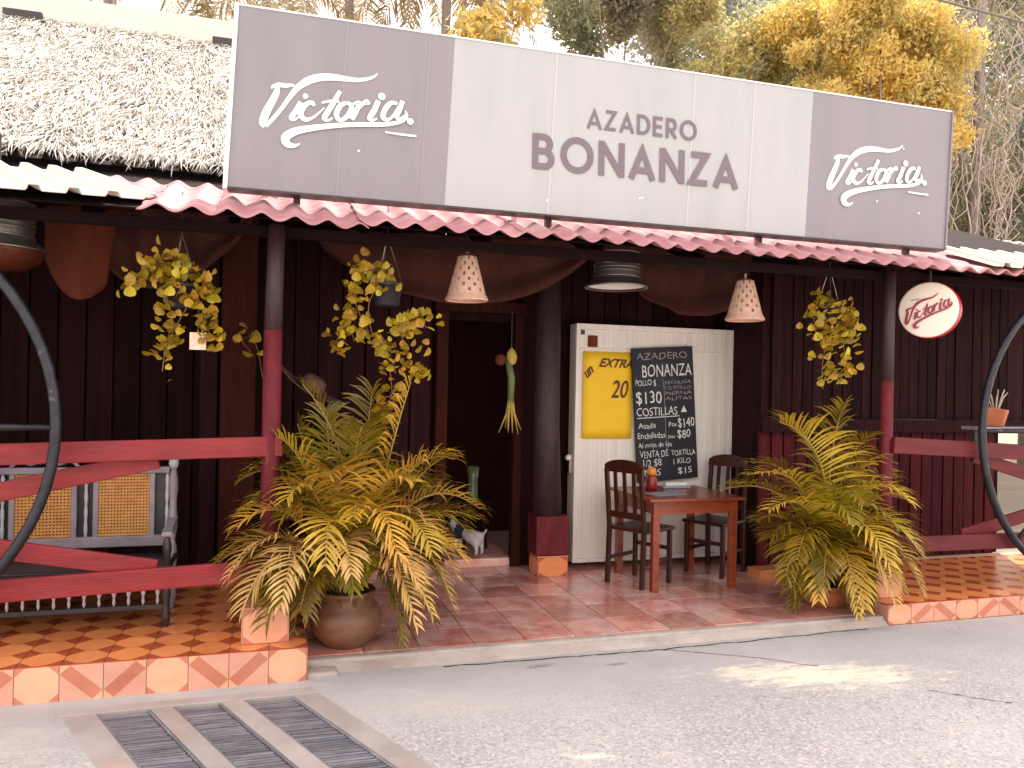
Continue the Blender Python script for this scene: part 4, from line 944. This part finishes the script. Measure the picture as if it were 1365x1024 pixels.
FR=[((.02,-.08,1.25),(-.52,-.15,1.32),Y_,dict(ll=.40,n=30,fold=.6)),((-.15,-.05,1.1),(-.72,-.12,.95),Y_,dict(ll=.30)),((-.22,-.15,.95),(-.66,-.25,.72),Y_,dict(ll=.26)),((.0,.0,1.2),(.15,.0,1.45),G,dict(ll=.34)),
 ((.22,.0,1.3),(.52,-.05,.92),Y_,dict(ll=.28)),((.30,-.05,1.0),(.70,-.10,.72),Y_,dict(ll=.28)),((.34,-.10,.90),(.68,-.2,.42),G,{}),((.12,-.3,1.0),(.36,-.55,.45),Y_,dict(ll=.26)),
 ((-.02,-.35,.95),(.02,-.62,.42),Y_,dict(ll=.28)),((-.12,-.35,.75),(-.12,-.50,.06),Y_,dict(ll=.22)),((-.28,-.2,.85),(-.50,-.35,.42),G,dict(ll=.26)),((-.32,-.1,.8),(-.56,-.15,.52),G,{}),
 ((.25,-.25,.80),(.48,-.42,.20),G,dict(ll=.26)),((.10,-.3,.8),(.26,-.5,.20),Y_,dict(ll=.24)),((-.2,-.28,.75),(-.34,-.42,.25),G,dict(ll=.24)),((.35,-.15,.75),(.60,-.25,.25),G,dict(ll=.24)),
 ((.15,-.2,1.15),(.30,-.5,.78),Y_,dict(ll=.26)),((-.1,-.25,1.1),(-.18,-.6,.80),G,dict(ll=.28)),((-.1,.1,1.1),(-.5,.2,1.0),G,{}),((.2,.15,1.1),(.5,.25,.8),G,{}),((.3,.05,1.1),(.66,.0,.9),Dd,dict(ll=.24)),
 ((.02,-.2,.6),(.1,-.4,.12),G,dict(ll=.2)),((.1,.0,1.2),(.42,-.02,1.22),G,dict(ll=.3)),((.0,-.28,.62),(-.06,-.50,.10),Y_,dict(ll=.22)),((-.22,-.2,.75),(-.36,-.40,.14),Y_,dict(ll=.24)),((.30,-.25,.8),(.46,-.46,.16),Y_,dict(ll=.24)),((.18,-.28,.7),(.20,-.50,.10),Dd,dict(ll=.22)),((.4,-.1,.9),(.62,-.2,.30),Y_,{}),((-.3,-.15,.9),(-.55,-.3,.30),G,{})]
tp=palm('golden-green areca palm in a low clay bowl beside the right platform',(3.92,4.92,PZ),FR,'potted areca palms flanking the entrance',200,0)
MB().lathe([(0,0),(.13,0),(.16,.03),(.185,.09),(.19,.14),(.215,.15),(.215,.17),(.17,.16),(.16,.13),(0,.12)],28).build('bowl','terracotta',tp,smooth=True)
MB().lathe([(0,.145),(.17,.14)],20).build('soil','soil',tp)
b=MB()
for k in range(7): b.tube([(.05*math.cos(k),.05*math.sin(k),.12),(.07*math.cos(k),.07*math.sin(k),.36)],.012,6)
b.build('stem_cluster','palm_stem',tp,smooth=True)

# ---------------------------------------------------------------- hat, husk ornament, vase
ht=thing('straw_hat','brown straw cowboy hat hanging between the left post and the pothos','hat',(.24,5.95,1.57))
ht.rotation_euler=(R(8),R(30),0); ht.scale=(.95,.95,.95)
MB().grid(lambda u,v:((.10+.13*v)*math.cos(u*6.2832)*1.25,(.085+.10*v)*math.sin(u*6.2832),.055*v*v*abs(math.cos(u*6.2832))**2),36,6).build('brim','straw_hat',ht,smooth=True,solid=.006)
MB().lathe([(.105,0),(.10,.05),(.085,.10),(.05,.12),(0,.10)],24).build('crown','straw_hat',ht,smooth=True)
MB().tube([(.108*math.cos(k*.2618),.108*math.sin(k*.2618),.012) for k in range(24)],.009,5,closed=True).build('hat_band','dark_metal',ht)
hk=thing('husk_ornament','hanging bunch of dried yellow husks with a green stem in the doorway','hanging ornament',(1.88,6.30,1.90))
MB().tube([(0,0,.35),(0,0,0)],.004,5).build('cord','dark_metal',hk)
MB().lathe([(0,-.10),(.035,-.08),(.05,-.03),(.035,.02),(.0,.06)],14).build('dry_flower','husk_yellow',hk,smooth=True)
MB().lathe([(0,0),(.03,.01),(.05,.04),(.04,.08),(0,.1)],12,(-.10,-.02,-.10)).build('orange_flower','cloth_rust',hk,smooth=True)
MB().tube([(-.03,0,-.05),(.0,-.01,-.2),(.0,0,-.42)],[.028,.032,.026],10).build('stem','husk_green',hk,smooth=True)
for k in range(8):
    a=k*.8; MB().tube([(.015*math.cos(a),.015*math.sin(a),-.38),(.035*math.cos(a),.03*math.sin(a),-.5),((.03+.05*random.random())*math.cos(a)*1.3,.05*math.sin(a),-.60-.08*random.random())],[.012,.009,.003],5).build('husk','husk_yellow',hk,smooth=True)
st=thing('round_stool','dark round stool standing inside the doorway','stool',(1.78,7.15,.131))
MB().lathe([(0,.40),(.17,.40),(.18,.41),(.18,.435),(.17,.445),(0,.445)],24).build('seat','dark_wood',st,smooth=True)
for k in range(4):
    a=.785+k*1.571; MB().beam((.11*math.cos(a),.11*math.sin(a),.40),(.15*math.cos(a),.15*math.sin(a),0),.03,.03,up=(0,1,0)).build('leg','dark_wood',st)
vz=thing('glass_vase','slim greenish glass vase on the stool inside the doorway','vase',(1.78,7.15,.577))
MB().lathe([(0,0),(.055,0),(.05,.05),(.045,.18),(.06,.30),(.056,.30),(.04,.18),(.045,.05),(0,.01)],20).build('body','glass_green',vz,smooth=True)

# ---------------------------------------------------------------- trees behind
def crown(clumps,n,size,seed,squash=.8):
    rg=np.random.RandomState(seed); cs=[]
    wt=np.array([c_[3]**2 for c_ in clumps]); wt/=wt.sum(); idx=rg.choice(len(clumps),n,p=wt)
    c0=np.array([c_[:3] for c_ in clumps])[idx]; r0=np.array([c_[3] for c_ in clumps])[idx]
    d=rg.normal(0,1,(n,3)); d/=np.linalg.norm(d,axis=1)[:,None]; rr=r0*(rg.uniform(0,1,n)**.5+np.abs(rg.normal(0,.28,n)))
    p=c0+d*rr[:,None]*np.array([1,1,squash])
    a=rg.normal(0,1,(n,3)); a[:,2]-=.5; a/=np.linalg.norm(a,axis=1)[:,None]; b_=np.cross(a,rg.normal(0,1,(n,3))); b_/=np.linalg.norm(b_,axis=1)[:,None]
    s=size*rg.uniform(.6,1.3,n)[:,None]
    nrm=np.cross(a,b_)*s*.18
    V=np.stack([p-a*s,p+b_*s*.42+nrm,p+a*s,p-b_*s*.42+nrm],1).reshape(-1,3)
    return V
def tree(name,label,base,height,clumps,n,size,mats,seed,group=None,trunk_r=.16,cat='tree'):
    t=thing(name,label,cat,base,group)
    me=bpy.data.meshes.new('crown'); V=crown(clumps,n,size,seed)
    me.from_pydata(V.tolist(),[],[(4*i,4*i+1,4*i+2,4*i+3) for i in range(n)])
    for k in mats: me.materials.append(MT[k])
    rg=np.random.RandomState(seed+1); cent=V.reshape(-1,4,3).mean(1); f=np.sin(cent[:,0]*2.1+seed)+np.sin(cent[:,2]*2.7+cent[:,1])+rg.normal(0,.7,n)
    me.polygons.foreach_set('material_index',(((f>.5).astype(int)) if len(mats)==2 else (f>-.6).astype(int)+(f>.9).astype(int)).tolist() if len(mats)>1 else [0]*n)
    o=bpy.data.objects.new('crown',me); C.objects.link(o); o.parent=t
    c_=clumps; top=Vector((np.mean([q[0] for q in c_]),np.mean([q[1] for q in c_]),min(q[2] for q in c_)-.2))
    fork=Vector((top.x*.4,top.y*.4,top.z*.62))
    MB().tube([(0,0,0),(top.x*.15,top.y*.15,top.z*.3),fork],[trunk_r,trunk_r*.8,trunk_r*.65],9).build('trunk','bark',t,smooth=True)
    for q in clumps[:9]:
        q=Vector(q[:3]); m_=(fork+q)/2+Vector((0,0,.25)); MB().tube([fork,m_,q],[trunk_r*.35,trunk_r*.16,trunk_r*.05],6).build('limb','bark',t,smooth=True)
    return t
def rc(seed,n,c,ext,r): # clumps
    rg=random.Random(seed); return [(c[0]+rg.uniform(-1,1)*ext[0],c[1]+rg.uniform(-1,1)*ext[1],c[2]+rg.uniform(-1,1)*ext[2],r*rg.uniform(.6,1.2)) for _ in range(n)]
GB='trees behind the restaurant'
tree('broadleaf_tree','hazy green broadleaf tree rising behind the middle of the sign',(7.2,16,0),11,rc(1,34,(0.1,0,10.4),(1.7,1.2,1.5),.52),24000,.075,['leaf_green','leaf_olive','leaf_grey'],1,GB)
tree('broadleaf_tree','pale olive tree between the green tree and the orange one',(9.9,15,0),10,rc(2,36,(.1,0,8.8),(1.8,1,1.4),.5),26000,.065,['leaf_olive','leaf_yellow','leaf_green'],2,GB)
tree('flowering_tree','bright orange-yellow leafed tree above the right end of the sign',(11.6,13,0),8.5,rc(3,60,(-.25,0,7.9),(1.65,.9,1.6),.42),42000,.06,['leaf_orange','leaf_yellow','leaf_orange'],3,GB)
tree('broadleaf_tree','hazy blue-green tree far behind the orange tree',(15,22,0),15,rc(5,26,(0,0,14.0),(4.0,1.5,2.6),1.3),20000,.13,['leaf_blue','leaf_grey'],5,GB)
tree('broadleaf_tree','grey-green tree hung with dry vines at the right edge',(15.2,14,0),12,rc(6,70,(1.0,.3,8.6),(3.2,1.0,4.2),.62),50000,.07,['leaf_grey','leaf_olive','leaf_blue'],6,GB)
tree('broadleaf_tree','dark shrub mass behind the sheet roof at the right edge',(15.8,15.5,0),6,rc(8,34,(0,0,5.2),(3.2,.8,2.4),.8),26000,.075,['leaf_grey','leaf_olive'],8,GB)
tree('broadleaf_tree','small yellow-leafed bush tree between palms and the sign',(3.9,15,0),8.6,rc(7,9,(.05,0,8.55),(.55,.5,.55),.42),2600,.09,['leaf_yellow','leaf_orange','leaf_olive'],7,GB,trunk_r=.08)
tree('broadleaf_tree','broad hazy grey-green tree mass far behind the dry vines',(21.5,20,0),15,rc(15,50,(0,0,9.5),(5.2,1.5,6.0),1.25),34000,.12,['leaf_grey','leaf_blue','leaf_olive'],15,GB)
vt=thing('dry_vine_curtain','curtain of tangled dry vines hanging down right of the sign','vines',(14.2,12.6,0))
rg=random.Random(5)
for k in range(170):
    x=rg.uniform(-1.9,2.8); z=rg.uniform(6.3,11); P=[]; n=14; L_=rg.uniform(1.5,4.5); ax=rg.uniform(-.3,.3)
    for i in range(n): P.append((x+ax*i/n+rg.uniform(-.16,.16)+.12*math.sin(i*1.3+k),rg.uniform(-.12,.12)+(k%6)*.12,max(3.2,z-L_*i/(n-1))))
    MB().tube(P,[rg.uniform(.006,.015)]*n,4).build('vine','vine_dry',vt,smooth=True)
for x in(-.3,1.3): MB().tube([(x,.5,0),(x+.1,.5,5),(x+.35,.6,11)],[.14,.12,.08],8).build('trunk','bark',vt,smooth=True)
def coco(label,base,h,lean,seed,n=11,fl=2.4):
    rg=random.Random(seed); t=thing('palm_tree',label,'palm tree',base,'coconut palms behind the thatch')
    MB().tube([(0,0,0),(lean*.3,0,h*.4),(lean,0,h)],[.16,.12,.09],9).build('trunk','bark',t,smooth=True)
    for k in range(n):
        a=k*2*math.pi/n+rg.uniform(-.2,.2); e=rg.uniform(-.35,.8); r1=fl*.5; c_=Vector((lean,0,h))
        p1=c_+Vector((math.cos(a)*r1,math.sin(a)*r1,.3+e)); p2=c_+Vector((math.cos(a)*fl*.8,math.sin(a)*fl*.8,e-1.6))
        frond_mb(c_,p1,p2,n=34,ll=.75,seed=seed*50+k,wl=.05,fold=.0).build('frond',['coco_leaf','bark'],t)
    return t
coco('tall coconut palm standing behind the thatch at the top left corner',(-3.0,15,0),10.0,.2,1)
coco('coconut palm behind the ridge just left of the sign',(-.5,16,0),9.2,.2,2)
coco('coconut palm behind the left script logo of the sign',(1.6,17,0),11.0,-.3,3)
coco('coconut palm with a visible trunk behind the middle left of the sign',(3.1,16,0),10.6,.15,4)
coco('coconut palm nearest the yellow bush tree behind the sign',(4.1,18,0),12.0,-.1,6)
# overhead cable
cbz=thing('overhead_cable','thin overhead cable crossing the top right corner','cable',(9.5,11,8.3))
MB().tube([(-3+12*t,-.0+.3*t,.55-.4*t-1.0*t*(1-t)*.5) for t in np.linspace(0,1,14)],.02,6).build('wire','cable',cbz,smooth=True)
